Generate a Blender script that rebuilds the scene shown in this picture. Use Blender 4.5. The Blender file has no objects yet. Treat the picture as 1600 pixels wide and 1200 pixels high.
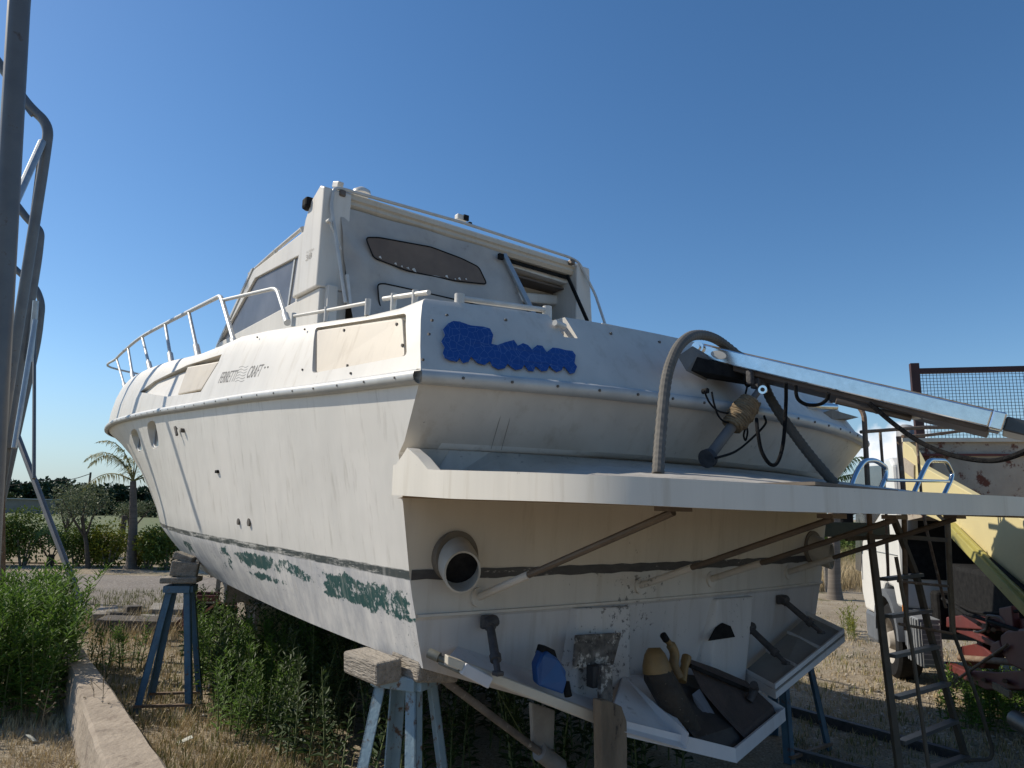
import bpy, bmesh, math, random
from mathutils import Vector, Matrix
R = math.radians
random.seed(7)
sc = bpy.context.scene
C = sc.collection

# ------------------------------------------------------------------ camera
F = 1109.0; EYE = Vector((0, 0, 1.7))
PITCH = math.atan(199.5 / F); ROLL = math.atan(.0207)
fw_ = Vector((0, math.cos(PITCH), math.sin(PITCH))); up_ = Vector((1, 0, 0)).cross(fw_)
cr, sr = math.cos(ROLL), math.sin(ROLL)
CR = Vector((1, 0, 0)) * cr + up_ * sr; CU = up_ * cr - Vector((1, 0, 0)) * sr; CF = fw_
cam = bpy.data.cameras.new('camera'); co = bpy.data.objects.new('camera', cam); C.objects.link(co)
cam.sensor_width = 36; cam.lens = 36 * F / 1600; cam.clip_start = .05; cam.clip_end = 3000
m = Matrix.Identity(4)
for i in range(3):
    m[i][0] = CR[i]; m[i][1] = CU[i]; m[i][2] = -CF[i]; m[i][3] = EYE[i]
co.matrix_world = m
sc.camera = co

# ------------------------------------------------------------------ light
SUN = Vector((-.73, .22, .64)).normalized()
EL = math.asin(SUN.z); AZ = math.atan2(SUN.x, SUN.y)
sun = bpy.data.lights.new('sun', 'SUN'); sun.energy = 4.7; sun.angle = R(.5); sun.color = (1, .915, .775)
so = bpy.data.objects.new('sun', sun); C.objects.link(so)
so.rotation_euler = SUN.to_track_quat('Z', 'Y').to_euler()
wd = bpy.data.worlds.new('World'); sc.world = wd; wd.use_nodes = True
nt = wd.node_tree; N = nt.nodes; N.clear()
sky = N.new('ShaderNodeTexSky'); sky.sky_type = 'NISHITA'; sky.sun_disc = False
sky.sun_elevation = EL; sky.sun_rotation = AZ
sky.air_density = 1.0; sky.dust_density = .25; sky.ozone_density = 3.0; sky.altitude = 0
bg = N.new('ShaderNodeBackground'); bg.inputs[1].default_value = .115
wo = N.new('ShaderNodeOutputWorld')
# a small far cumulus low over the horizon
tc = N.new('ShaderNodeTexCoord')
cd = (CF + CR * (1385 - 800) / F + CU * (600 - 715) / F).normalized()
dist = N.new('ShaderNodeVectorMath'); dist.operation = 'DISTANCE'
nrm = N.new('ShaderNodeVectorMath'); nrm.operation = 'NORMALIZE'
dist.inputs[1].default_value = cd
no = N.new('ShaderNodeTexNoise'); no.inputs['Scale'].default_value = 22; no.inputs['Detail'].default_value = 8
sub = N.new('ShaderNodeMath'); sub.operation = 'MULTIPLY_ADD'; sub.inputs[1].default_value = .16; sub.inputs[2].default_value = 0
add = N.new('ShaderNodeMath'); add.operation = 'ADD'
mr = N.new('ShaderNodeMapRange'); mr.inputs[1].default_value = .135; mr.inputs[2].default_value = .105
mr.inputs[3].default_value = 0; mr.inputs[4].default_value = .85
mx = N.new('ShaderNodeMix'); mx.data_type = 'RGBA'; mx.inputs[7].default_value = (9, 9, 9.4, 1)
L = nt.links.new
L(tc.outputs['Generated'], nrm.inputs[0]); L(nrm.outputs[0], dist.inputs[0]); L(nrm.outputs[0], no.inputs['Vector'])
L(no.outputs[0], sub.inputs[0]); L(dist.outputs['Value'], add.inputs[0]); L(sub.outputs[0], add.inputs[1])
L(add.outputs[0], mr.inputs[0]); L(mr.outputs[0], mx.inputs[0]); L(sky.outputs[0], mx.inputs[6]); L(mx.outputs[2], bg.inputs[0]); hs = N.new('ShaderNodeHueSaturation'); hs.inputs['Saturation'].default_value = 1.2; L(sky.outputs[0], hs.inputs['Color'])
sx = N.new('ShaderNodeSeparateXYZ'); L(nrm.outputs[0], sx.inputs[0])
hz = N.new('ShaderNodeMapRange'); hz.interpolation_type = 'SMOOTHSTEP'; hz.inputs[1].default_value = -.05; hz.inputs[2].default_value = .19; hz.inputs[3].default_value = .8; hz.inputs[4].default_value = 0; L(sx.outputs[2], hz.inputs[0])
hm = N.new('ShaderNodeMix'); hm.data_type = 'RGBA'; hm.inputs[7].default_value = (2.2, 3.4, 4.7, 1); L(hz.outputs[0], hm.inputs[0]); L(hs.outputs[0], hm.inputs[6]); L(hm.outputs[2], mx.inputs[6]); L(bg.outputs[0], wo.inputs[0])
sc.view_settings.view_transform = 'Standard'; sc.view_settings.look = 'None'
sc.view_settings.exposure = 0.14; sc.view_settings.gamma = 1

# ------------------------------------------------------------------ survey helpers: bearings of the photograph onto known real planes
def ray(x, y): return CF + CR * ((x - 800) / F) + CU * ((600 - y) / F)
def hit(x, y, P, n):
    d = ray(x, y); return EYE + d * ((P - EYE).dot(n) / d.dot(n))
def gnd(x, y, z=0):
    d = ray(x, y); return EYE + d * ((z - EYE.z) / d.z)
def atY(x, y, Y):
    d = ray(x, y); return EYE + d * (Y / d.y)
HD = .6618; BO = Vector((1.119, 4.068, 2.246))
SB = Vector((math.cos(HD), math.sin(HD), 0)); FW = Vector((-math.sin(HD), math.cos(HD), 0)); UP = Vector((0, 0, 1))
def W(a, b, c): return BO + SB * a + FW * b + UP * c
def Bc(p): d = p - BO; return Vector((d.dot(SB), d.dot(FW), d.z))
def pa(x, y, a): return Bc(hit(x, y, W(a, 0, 0), SB))
def pb(x, y, b): return Bc(hit(x, y, W(0, b, 0), FW))
def pc(x, y, c): return Bc(hit(x, y, W(0, 0, c), UP))
def pr(p):
    d = p - EYE; z = d.dot(CF); return 800 + F * d.dot(CR) / z, 600 - F * d.dot(CU) / z
def lerp(t, pts):
    if t <= pts[0][0]: return pts[0][1]
    for (x0, y0), (x1, y1) in zip(pts, pts[1:]):
        if t <= x1: return y0 + (y1 - y0) * (t - x0) / (x1 - x0)
    return pts[-1][1]
def smooth(pts, n=60):
    # catmull-rom resample of a table, returns dense table
    out = []
    P = [pts[0]] + list(pts) + [pts[-1]]
    for i in range(1, len(P) - 2):
        p0, p1, p2, p3 = P[i - 1], P[i], P[i + 1], P[i + 2]
        m1 = (p2[1] - p0[1]) / max(1e-6, p2[0] - p0[0]); m2 = (p3[1] - p1[1]) / max(1e-6, p3[0] - p1[0]); h = p2[0] - p1[0]
        for k in range(8):
            t = k / 8; t2 = t * t; t3 = t2 * t
            out.append((p1[0] + h * t, (2*t3-3*t2+1)*p1[1] + (t3-2*t2+t)*h*m1 + (-2*t3+3*t2)*p2[1] + (t3-t2)*h*m2))
    out.append(pts[-1]); return out

# ------------------------------------------------------------------ mesh helpers
def screws(items, par, m_='old_screw', name='screw'):
    cache = {}
    for c, n, r, th in items:
        key = (tuple(n), r, th)
        if key not in cache:
            o = MB().disc((0, 0, 0), n, r, th, 8).build(name, bpy.data.materials[m_], par); cache[key] = o
        else:
            o = cache[key].copy(); C.objects.link(o); o.parent = par
        o.location = c
class MB:
    def __init__(s): s.v = []; s.f = []
    def quadgrid(s, rows, closed=False):
        b = len(s.v); n = len(rows[0])
        for r in rows: s.v += [tuple(p) for p in r]
        for i in range(len(rows) - 1):
            for j in range(n if closed else n - 1):
                k = (j + 1) % n
                s.f.append((b+i*n+j, b+i*n+k, b+(i+1)*n+k, b+(i+1)*n+j))
        return s
    def box(s, c, d, M=None):
        b = len(s.v); x, y, z = d[0]/2, d[1]/2, d[2]/2
        for q in ((-x,-y,-z),(x,-y,-z),(x,y,-z),(-x,y,-z),(-x,-y,z),(x,-y,z),(x,y,z),(-x,y,z)):
            p = Vector(q)
            if M is not None: p = M @ p
            s.v.append(tuple(p + Vector(c)))
        for f in ((0,3,2,1),(4,5,6,7),(0,1,5,4),(1,2,6,5),(2,3,7,6),(3,0,4,7)): s.f.append(tuple(b+i for i in f))
        return s
    def hexa(s, p):
        b = len(s.v); s.v += [tuple(q) for q in p]
        for f in ((0,3,2,1),(4,5,6,7),(0,1,5,4),(1,2,6,5),(2,3,7,6),(3,0,4,7)): s.f.append(tuple(b+i for i in f))
        return s
    def prism(s, P, Q):
        b = len(s.v); n = len(P); s.v += [tuple(p) for p in P] + [tuple(p) for p in Q]
        s.f.append(tuple(b+i for i in range(n))[::-1]); s.f.append(tuple(b+n+i for i in range(n)))
        for i in range(n):
            j = (i+1) % n; s.f.append((b+i, b+j, b+n+j, b+n+i))
        return s
    def tube(s, pts, r, n=8, caps=True, sq=False):
        pts = [Vector(p) for p in pts]; rs = r if isinstance(r, (list, tuple)) else [r]*len(pts)
        rows = []; u = None
        for i, p in enumerate(pts):
            if i == 0: t = pts[1]-p
            elif i == len(pts)-1: t = p-pts[i-1]
            else: t = (pts[i+1]-p).normalized() + (p-pts[i-1]).normalized()
            t.normalize()
            if u is None:
                u = Vector((0,0,1)) if abs(t.z) < .9 else Vector((1,0,0))
            u = (u - t*u.dot(t)).normalized(); w = t.cross(u)
            if sq:
                a = rs[i]; rows.append([p+u*a+w*a, p-u*a+w*a, p-u*a-w*a, p+u*a-w*a])
            else: rows.append([p + (u*math.cos(2*math.pi*k/n) + w*math.sin(2*math.pi*k/n))*rs[i] for k in range(n)])
        b = len(s.v); s.quadgrid(rows, True); n = len(rows[0])
        if caps:
            s.f.append(tuple(b+i for i in range(n))[::-1]); e = b+(len(rows)-1)*n; s.f.append(tuple(e+i for i in range(n)))
        return s
    def bar(s, p, q, w, h, up=(0,0,1)):
        p, q = Vector(p), Vector(q); t = (q-p).normalized(); up = Vector(up)
        if abs(t.dot(up)) > .98: up = Vector((1,0,0))
        x = t.cross(up).normalized(); z = x.cross(t)
        P = [p+x*w/2*i+z*h/2*j for i, j in ((-1,-1),(1,-1),(1,1),(-1,1))]; Q = [a+(q-p) for a in P]
        return s.prism(P, Q)
    def disc(s, c, n, r, th, seg=20):
        c = Vector(c); n = Vector(n).normalized(); return s.tube([c-n*th/2, c+n*th/2], r, seg)
    def build(s, name, mat, parent=None, smooth_=False, bev=0, dbl=False, solid=0, norm=True):
        me = bpy.data.meshes.new(name); me.from_pydata(s.v, [], s.f)
        if dbl or norm:
            bm = bmesh.new(); bm.from_mesh(me)
            if dbl: bmesh.ops.remove_doubles(bm, verts=bm.verts, dist=1e-4); bmesh.ops.dissolve_degenerate(bm, dist=1e-5, edges=bm.edges)
            if norm: bmesh.ops.recalc_face_normals(bm, faces=bm.faces)
            bm.to_mesh(me); bm.free()
        o = bpy.data.objects.new(name, me); C.objects.link(o)
        for mm in (mat if isinstance(mat, (list, tuple)) else [mat]): me.materials.append(mm)
        if smooth_:
            for p in me.polygons: p.use_smooth = True
            try: me.set_sharp_from_angle(angle=R(35 if smooth_ is True else smooth_))
            except Exception: pass
        if solid:
            md = o.modifiers.new('s', 'SOLIDIFY'); md.thickness = solid; md.offset = 0
        if bev:
            md = o.modifiers.new('b', 'BEVEL'); md.width = bev; md.segments = 2; md.limit_method = 'ANGLE'; md.angle_limit = R(40)
        if parent: o.parent = parent
        return o
def rnd(pts, r=.1, n=6):
    pts = [Vector(p) for p in pts]; out = [pts[0]]
    for i in range(1, len(pts)-1):
        p, a, b = pts[i], pts[i-1], pts[i+1]
        ra = min(r, (a-p).length*.45, (b-p).length*.45)
        A = p+(a-p).normalized()*ra; Bq = p+(b-p).normalized()*ra
        for k in range(n+1):
            t = k/n; out.append(A*(1-t)**2 + p*2*t*(1-t) + Bq*t*t)
    out.append(pts[-1]); return out
def curve(pts, n=8):
    pts = [Vector(p) for p in pts]; P = [pts[0]*2-pts[1]] + pts + [pts[-1]*2-pts[-2]]; out = []
    for i in range(1, len(P)-2):
        for k in range(n):
            t = k/n; a, b, c, d = P[i-1], P[i], P[i+1], P[i+2]
            out.append(.5*((2*b)+(c-a)*t+(2*a-5*b+4*c-d)*t*t+(3*b-a-3*c+d)*t**3))
    out.append(pts[-1]); return out
def empty(name, loc=(0,0,0), rz=0):
    o = bpy.data.objects.new(name, None); C.objects.link(o); o.location = loc; o.rotation_euler = (0,0,rz); o.empty_display_size = .2; return o
def tag(o, label=None, cat=None, group=None, kind=None):
    if label: o['label'] = label
    if cat: o['category'] = cat
    if group: o['group'] = group
    if kind: o['kind'] = kind
    return o

# ------------------------------------------------------------------ materials
def mat(name, c1, c2=None, scale=6, rough=.6, metal=0, bump=0, bscale=40, c3=None, s3=30, t3=(.6, .7), stretch=(1,1,1), detail=6, spec=.5, trans=0, coat=0):
    M = bpy.data.materials.new(name); M.use_nodes = True; nt = M.node_tree; n = nt.nodes; l = nt.links.new
    p = n['Principled BSDF']; p.inputs['Roughness'].default_value = rough; p.inputs['Metallic'].default_value = metal
    p.inputs['Specular IOR Level'].default_value = spec
    if trans: p.inputs['Transmission Weight'].default_value = trans
    if coat: p.inputs['Coat Weight'].default_value = coat
    p.inputs['Base Color'].default_value = (*c1, 1)
    tc = n.new('ShaderNodeTexCoord'); mp = n.new('ShaderNodeMapping'); mp.inputs['Scale'].default_value = stretch
    l(tc.outputs['Object'], mp.inputs[0])
    last = None
    if c2:
        t = n.new('ShaderNodeTexNoise'); t.inputs['Scale'].default_value = scale; t.inputs['Detail'].default_value = detail; t.inputs['Roughness'].default_value = .6
        l(mp.outputs[0], t.inputs['Vector'])
        r = n.new('ShaderNodeMapRange'); r.inputs[1].default_value = .32; r.inputs[2].default_value = .68
        x = n.new('ShaderNodeMix'); x.data_type = 'RGBA'; x.inputs[6].default_value = (*c1, 1); x.inputs[7].default_value = (*c2, 1)
        l(t.outputs[0], r.inputs[0]); l(r.outputs[0], x.inputs[0]); last = x.outputs[2]
    if c3:
        t = n.new('ShaderNodeTexNoise'); t.inputs['Scale'].default_value = s3; t.inputs['Detail'].default_value = 8; t.inputs['Roughness'].default_value = .7
        l(mp.outputs[0], t.inputs['Vector'])
        r = n.new('ShaderNodeMapRange'); r.inputs[1].default_value = t3[0]; r.inputs[2].default_value = t3[1]
        x = n.new('ShaderNodeMix'); x.data_type = 'RGBA'; x.inputs[7].default_value = (*c3, 1)
        if last: l(last, x.inputs[6])
        else: x.inputs[6].default_value = (*c1, 1)
        l(t.outputs[0], r.inputs[0]); l(r.outputs[0], x.inputs[0]); last = x.outputs[2]
    if last: l(last, p.inputs['Base Color'])
    if bump:
        t = n.new('ShaderNodeTexNoise'); t.inputs['Scale'].default_value = bscale; t.inputs['Detail'].default_value = 5
        l(mp.outputs[0], t.inputs['Vector'])
        b = n.new('ShaderNodeBump'); b.inputs['Strength'].default_value = bump; b.inputs['Distance'].default_value = .02
        l(t.outputs[0], b.inputs['Height']); l(b.outputs[0], p.inputs['Normal'])
    return M
def foliage(name, c1, c2, scale=9, sss=.25):
    M = mat(name, c1, c2, scale=scale, rough=.6, spec=.3)
    nt = M.node_tree; n = nt.nodes; l = nt.links.new; p = n['Principled BSDF']; o = n['Material Output']
    tr = n.new('ShaderNodeBsdfTranslucent'); ms = n.new('ShaderNodeMixShader'); ms.inputs[0].default_value = sss
    src = p.inputs['Base Color'].links[0].from_socket; l(src, tr.inputs[0])
    l(p.outputs[0], ms.inputs[1]); l(tr.outputs[0], ms.inputs[2]); l(ms.outputs[0], o.inputs[0]); return M

# weathered white gelcoat with vertical streaks, speckled grime
def gelcoat(name, base, streak, grime, gt=(.66, .74), gs=14, rough=.42):
    M = mat(name, base, streak, scale=1.6, rough=rough, stretch=(3.2, 3.2, .35), c3=None)
    nt = M.node_tree; n = nt.nodes; l = nt.links.new; p = n['Principled BSDF']
    src = p.inputs['Base Color'].links[0].from_socket
    tc = n.new('ShaderNodeTexCoord')
    t = n.new('ShaderNodeTexNoise'); t.inputs['Scale'].default_value = gs; t.inputs['Detail'].default_value = 10; t.inputs['Roughness'].default_value = .75
    t2 = n.new('ShaderNodeTexNoise'); t2.inputs['Scale'].default_value = 1.1; t2.inputs['Detail'].default_value = 3
    l(tc.outputs['Object'], t.inputs['Vector']); l(tc.outputs['Object'], t2.inputs['Vector'])
    ma = n.new('ShaderNodeMath'); ma.operation = 'MULTIPLY_ADD'; ma.inputs[1].default_value = .45; l(t2.outputs[0], ma.inputs[0]); l(t.outputs[0], ma.inputs[2])
    r = n.new('ShaderNodeMapRange'); r.inputs[1].default_value = gt[0]+.2; r.inputs[2].default_value = gt[1]+.2; r.inputs[4].default_value = .8
    x = n.new('ShaderNodeMix'); x.data_type = 'RGBA'; x.inputs[7].default_value = (*grime, 1)
    l(ma.outputs[0], r.inputs[0]); l(r.outputs[0], x.inputs[0]); l(src, x.inputs[6]); l(x.outputs[2], p.inputs['Base Color'])
    mp = n.new('ShaderNodeMapping'); mp.inputs['Scale'].default_value = (11, 11, .7); l(tc.outputs['Object'], mp.inputs[0])
    t5 = n.new('ShaderNodeTexNoise'); t5.inputs['Scale'].default_value = 1.3; t5.inputs['Detail'].default_value = 7; t5.inputs['Roughness'].default_value = .65; l(mp.outputs[0], t5.inputs['Vector'])
    r5 = n.new('ShaderNodeMapRange'); r5.inputs[1].default_value = .54; r5.inputs[2].default_value = .74; r5.inputs[4].default_value = .4; l(t5.outputs[0], r5.inputs[0])
    x5 = n.new('ShaderNodeMix'); x5.data_type = 'RGBA'; x5.inputs[7].default_value = (base[0]*.55, base[1]*.48, base[2]*.38, 1); l(r5.outputs[0], x5.inputs[0]); l(x.outputs[2], x5.inputs[6]); l(x5.outputs[2], p.inputs['Base Color'])
    rr5 = n.new('ShaderNodeMapRange'); rr5.inputs[3].default_value = rough-.12; rr5.inputs[4].default_value = rough+.25; l(t2.outputs[0], rr5.inputs[0]); l(rr5.outputs[0], p.inputs['Roughness'])
    # slight unevenness of hand-laid laminate
    b = n.new('ShaderNodeBump'); b.inputs['Strength'].default_value = .12; b.inputs['Distance'].default_value = .05
    t4 = n.new('ShaderNodeTexNoise'); t4.inputs['Scale'].default_value = 2.2; l(tc.outputs['Object'], t4.inputs['Vector']); l(t4.outputs[0], b.inputs['Height']); l(b.outputs[0], p.inputs['Normal'])
    return M
G_WHITE = gelcoat('gelcoat', (.64, .61, .555), (.57, .545, .495), (.30, .27, .22), gt=(.70, .78))
G_TRAN = gelcoat('gelcoat_transom', (.60, .56, .50), (.52, .485, .435), (.10, .09, .08), gt=(.70, .735), gs=22)
G_PLAT = gelcoat('gelcoat_platform', (.67, .63, .56), (.59, .555, .49), (.12, .11, .09), gt=(.66, .73), gs=18)
G_DIRTY = gelcoat('gelcoat_dirty', (.50, .47, .42), (.36, .34, .31), (.05, .05, .05), gt=(.60, .68), gs=30)
CREAM = gelcoat('cream_panel', (.57, .50, .40), (.51, .45, .36), (.35, .30, .22), gt=(.72, .8))

def hull_mat():
    # topsides, painted waterline stripe and worn antifouling, all set by height above the keel and along the hull
    M = bpy.data.materials.new('hull_paint'); M.use_nodes = True; nt = M.node_tree; n = nt.nodes; l = nt.links.new
    p = n['Principled BSDF']; p.inputs['Roughness'].default_value = .45
    tc = n.new('ShaderNodeTexCoord'); sp = n.new('ShaderNodeSeparateXYZ'); l(tc.outputs['Object'], sp.inputs[0])
    def math_(op, a, b=None, c=None, clamp=False):
        q = n.new('ShaderNodeMath'); q.operation = op; q.use_clamp = clamp
        for i, v in enumerate((a, b, c)):
            if v is None: continue
            if isinstance(v, (int, float)): q.inputs[i].default_value = v
            else: l(v, q.inputs[i])
        return q.outputs[0]
    def noise(s, d=6, st=(1,1,1), ro=.6):
        mp = n.new('ShaderNodeMapping'); mp.inputs['Scale'].default_value = st; l(tc.outputs['Object'], mp.inputs[0])
        t = n.new('ShaderNodeTexNoise'); t.inputs['Scale'].default_value = s; t.inputs['Detail'].default_value = d; t.inputs['Roughness'].default_value = ro
        l(mp.outputs[0], t.inputs['Vector']); return t.outputs[0]
    def mapr(v, a, b, c=0, d=1):
        r = n.new('ShaderNodeMapRange'); l(v, r.inputs[0])
        for i, q in enumerate((a, b, c, d)): r.inputs[i+1].default_value = q
        return r.outputs[0]
    def mix(f, a, b):
        x = n.new('ShaderNodeMix'); x.data_type = 'RGBA'; l(f, x.inputs[0])
        for i, v in ((6, a), (7, b)):
            if isinstance(v, tuple): x.inputs[i].default_value = (*v, 1)
            else: l(v, x.inputs[i])
        return x.outputs[2]
    X, Y, Z = sp.outputs
    # z above waterline: line rises gently forward
    wl = math_('SUBTRACT', Z, math_('MULTIPLY_ADD', Y, .012, -.852))
    top = mix(mapr(noise(1.5, 6, (3, 3, .3)), .35, .65), (.77, .745, .70), (.69, .67, .63))
    top = mix(mapr(noise(.9, 3), .45, .7, 0, .5), top, (.73, .70, .645))
    bot = mix(mapr(noise(5, 9, (1, 1.4, .5), .75), .38, .62), (.66, .64, .61), (.43, .43, .44)); bot = mix(mapr(noise(2.2, 6, (1, .5, 2), .7), .5, .66, 0, .6), bot, (.36, .37, .40))
    # teal remains: patches where the scraped paint survived
    region = n.new('ShaderNodeTexNoise'); region.inputs['Scale'].default_value = 1.35; region.inputs['Detail'].default_value = 2
    mp = n.new('ShaderNodeMapping'); mp.inputs['Scale'].default_value = (0, 1, 2.6); mp.inputs['Location'].default_value = (0, 2.93, 1.1); l(tc.outputs['Object'], mp.inputs[0]); l(mp.outputs[0], region.inputs['Vector'])
    Yn = math_('ADD', Y, math_('MULTIPLY_ADD', noise(3.1, 4, (1, 1, 3)), .9, -.45)); wn = math_('ADD', wl, math_('MULTIPLY_ADD', noise(4.3, 5, (1, 1, 1)), .14, -.07))
    def boxm(v, lo, hi, s=.04):
        return math_('MULTIPLY', mapr(v, lo-s, lo+s), mapr(v, hi+s, hi-s))
    patches = None
    for (y0, y1, z0, z1) in ((.30, 1.2, -.20, -.05), (1.65, 2.8, -.125, -.035), (2.9, 3.3, -.10, -.03), (1.9, 2.6, -.21, -.16), (1.5, 1.75, -.13, -.05), (3.0, 3.15, -.2, -.1), (4.2, 4.6, -.16, -.06)):
        q = math_('MULTIPLY', boxm(Yn, y0, y1, .05), boxm(wn, z0, z1, .012))
        patches = q if patches is None else math_('MAXIMUM', patches, q)
    fine = noise(15, 10, (1, 1.0, 1.0), .8)
    worn = math_('ADD', math_('MULTIPLY', patches, .23), math_('ADD', fine, math_('MULTIPLY_ADD', noise(3.7, 3), .36, -.18)))
    teal = mapr(worn, .66, .70)
    bot = mix(teal, bot, (.004, .06, .058))
    flecks = mapr(math_('ADD', noise(34, 10, (1, .9, 1.4), .8), math_('MULTIPLY', noise(1.7, 3), .25)), .745, .775)
    bot = mix(flecks, bot, (.06, .07, .08))
    isbot = mapr(wl, .003, -.003)
    col = mix(isbot, top, bot)
    # waterline stripe, brushed and uneven
    edge = math_('MULTIPLY_ADD', noise(3, 4, (0, 1, 0)), .02, -.01)
    up = math_('ADD', wl, edge)
    stripe = math_('MULTIPLY', mapr(up, -.006, -.001), mapr(up, .040, .034))
    stripe = math_('MULTIPLY', stripe, mapr(noise(6, 8, (.6, .6, 5), .8), .40, .50, .25, .97))
    col = mix(stripe, col, (.035, .05, .055))
    drip = mapr(noise(1.4, 7, (12, 12, .6), .65), .55, .76, 0, .5)
    col = mix(drip, col, (.34, .31, .26))
    chalk = mapr(noise(2.0, 6, (5, 5, .35), .7), .55, .75, 0, .35)
    col = mix(chalk, col, (.84, .82, .77))
    l(col, p.inputs['Base Color'])
    l(mapr(isbot, 0, 1, .42, .75), p.inputs['Roughness'])
    b = n.new('ShaderNodeBump'); b.inputs['Strength'].default_value = .22; b.inputs['Distance'].default_value = .05
    l(noise(1.5, 3), b.inputs['Height']); l(b.outputs[0], p.inputs['Normal'])
    return M
HULL = hull_mat()
ALU = mat('dull_aluminium', (.50, .50, .48), (.40, .405, .395), scale=9, rough=.45, metal=.15, c3=(.14, .12, .10), s3=22, t3=(.66, .72))
RAILM = mat('rail_aluminium', (.56, .555, .53), (.46, .46, .44), scale=12, rough=.45, metal=.1)
CHROME = mat('chrome', (.62, .63, .64), (.50, .52, .54), scale=8, rough=.16, metal=1)
POLISH = mat('polished_aluminium', (.86, .86, .85), (.74, .74, .73), scale=5, rough=.16, metal=.95, stretch=(1, 6, 6), c3=(.16, .14, .11), s3=9, t3=(.70, .74))
DARK = mat('black_rubber', (.009, .009, .010), (.022, .022, .022), scale=20, rough=.85, spec=.12)
BLACKMET = mat('dark_bronze', (.035, .035, .04), (.075, .07, .07), scale=22, rough=.7, c3=(.12, .10, .08), s3=30, t3=(.62, .7), bump=.3)
SCREW = mat('old_screw', (.05, .045, .04), (.12, .10, .08), scale=60, rough=.6)
GLASS = mat('tinted_glass', (.035, .037, .043), (.08, .08, .085), scale=3, rough=.18, spec=.5, coat=.2)
CANVAS = mat('canvas', (.44, .42, .39), (.34, .325, .305), scale=3.5, rough=.9, bump=.5, bscale=5, c3=(.22, .21, .20), s3=7, t3=(.62, .75))
FILM = mat('clear_film', (.17, .12, .085), (.10, .07, .05), scale=2.5, rough=.38, spec=.35, bump=.6, bscale=3)
HAZE_GLASS = mat('hazed_glass', (.15, .15, .16), (.09, .09, .10), scale=2.5, rough=.3, spec=.4)
HOSE = mat('grey_hose', (.125, .115, .10), (.075, .07, .062), scale=8, rough=.75)
ROPE = mat('black_rope', (.008, .008, .009), (.018, .018, .018), scale=60, rough=1, spec=.05, bump=.5, bscale=120)
CORD = mat('brown_cord', (.26, .19, .11), (.14, .10, .06), scale=40, rough=.9)
BLUEMET = mat('blue_paint', (.05, .11, .17), (.08, .16, .23), scale=8, rough=.55, c3=(.13, .06, .03), s3=14, t3=(.60, .68), bump=.2)
BLUEOLD = mat('old_blue_paint', (.18, .27, .33), (.25, .34, .39), scale=8, rough=.6, c3=(.11, .06, .035), s3=16, t3=(.55, .63), bump=.2)
WOOD = mat('weathered_wood', (.30, .265, .22), (.17, .15, .125), scale=5, rough=.9, stretch=(1, 1, 6), bump=.8, bscale=18, c3=(.06, .05, .04), s3=12, t3=(.60, .68))
WOODX = mat('weathered_wood_beam', (.34, .30, .25), (.20, .175, .145), scale=5, rough=.9, stretch=(6, 1, 6), bump=.8, bscale=18, c3=(.07, .06, .05), s3=12, t3=(.58, .66))
RUST = mat('rusty_steel', (.13, .075, .045), (.22, .16, .11), scale=10, rough=.8, bump=.3, c3=(.28, .24, .19), s3=20, t3=(.58, .66))
STEELG = mat('grey_steel', (.125, .125, .125), (.17, .165, .155), scale=7, rough=.45, metal=.35, c3=(.10, .06, .04), s3=14, t3=(.62, .72))
GALV = mat('galvanised_tube', (.42, .45, .46), (.32, .35, .37), scale=10, rough=.4, metal=.5)
ROPEW = mat('mesh', (.05, .05, .055))

# ================================================================== the ground
def ground_mat():
    M = bpy.data.materials.new('dry_ground'); M.use_nodes = True; nt = M.node_tree; n = nt.nodes; l = nt.links.new
    p = n['Principled BSDF']; p.inputs['Roughness'].default_value = .95; p.inputs['Specular IOR Level'].default_value = .1
    tc = n.new('ShaderNodeTexCoord')
    def noise(s, d=6, ro=.6):
        t = n.new('ShaderNodeTexNoise'); t.inputs['Scale'].default_value = s; t.inputs['Detail'].default_value = d; t.inputs['Roughness'].default_value = ro
        l(tc.outputs['Object'], t.inputs['Vector']); return t.outputs[0]
    def mapr(v, a, b, c=0, d=1):
        r = n.new('ShaderNodeMapRange'); l(v, r.inputs[0])
        for i, q in enumerate((a, b, c, d)): r.inputs[i+1].default_value = q
        return r.outputs[0]
    def mix(f, a, b):
        x = n.new('ShaderNodeMix'); x.data_type = 'RGBA'; l(f, x.inputs[0])
        for i, v in ((6, a), (7, b)):
            if isinstance(v, tuple): x.inputs[i].default_value = (*v, 1)
            else: l(v, x.inputs[i])
        return x.outputs[2]
    c = mix(mapr(noise(1.3), .4, .62), (.37, .31, .23), (.27, .215, .15))
    vo = n.new('ShaderNodeTexVoronoi'); vo.inputs['Scale'].default_value = 38; l(tc.outputs['Object'], vo.inputs['Vector'])
    c = mix(mapr(vo.outputs['Distance'], .1, .5, .9, 0), c, (.45, .40, .31))
    c = mix(mapr(noise(.8, 5), .56, .68, 0, .75), c, (.09, .09, .03))
    c = mix(mapr(noise(60, 3), .52, .7, 0, .8), c, (.07, .055, .035))
    l(c, p.inputs['Base Color'])
    b = n.new('ShaderNodeBump'); b.inputs['Strength'].default_value = .9; b.inputs['Distance'].default_value = .03
    l(noise(26, 8, .75), b.inputs['Height']); l(b.outputs[0], p.inputs['Normal']); return M
g = MB(); n_ = 64
rows = []
for r in (0.01, 3, 6, 9, 12, 16, 22, 30, 45, 70, 120, 250, 600, 1500):
    rows.append([(r*math.cos(2*math.pi*k/n_), r*math.sin(2*math.pi*k/n_)+6, .03*math.sin(r*.9+k*.7) if 2 < r < 12 else 0) for k in range(n_)])
g.quadgrid(rows, True)
tag(g.build('ground', ground_mat(), norm=False, smooth_=180), kind='structure')
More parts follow.
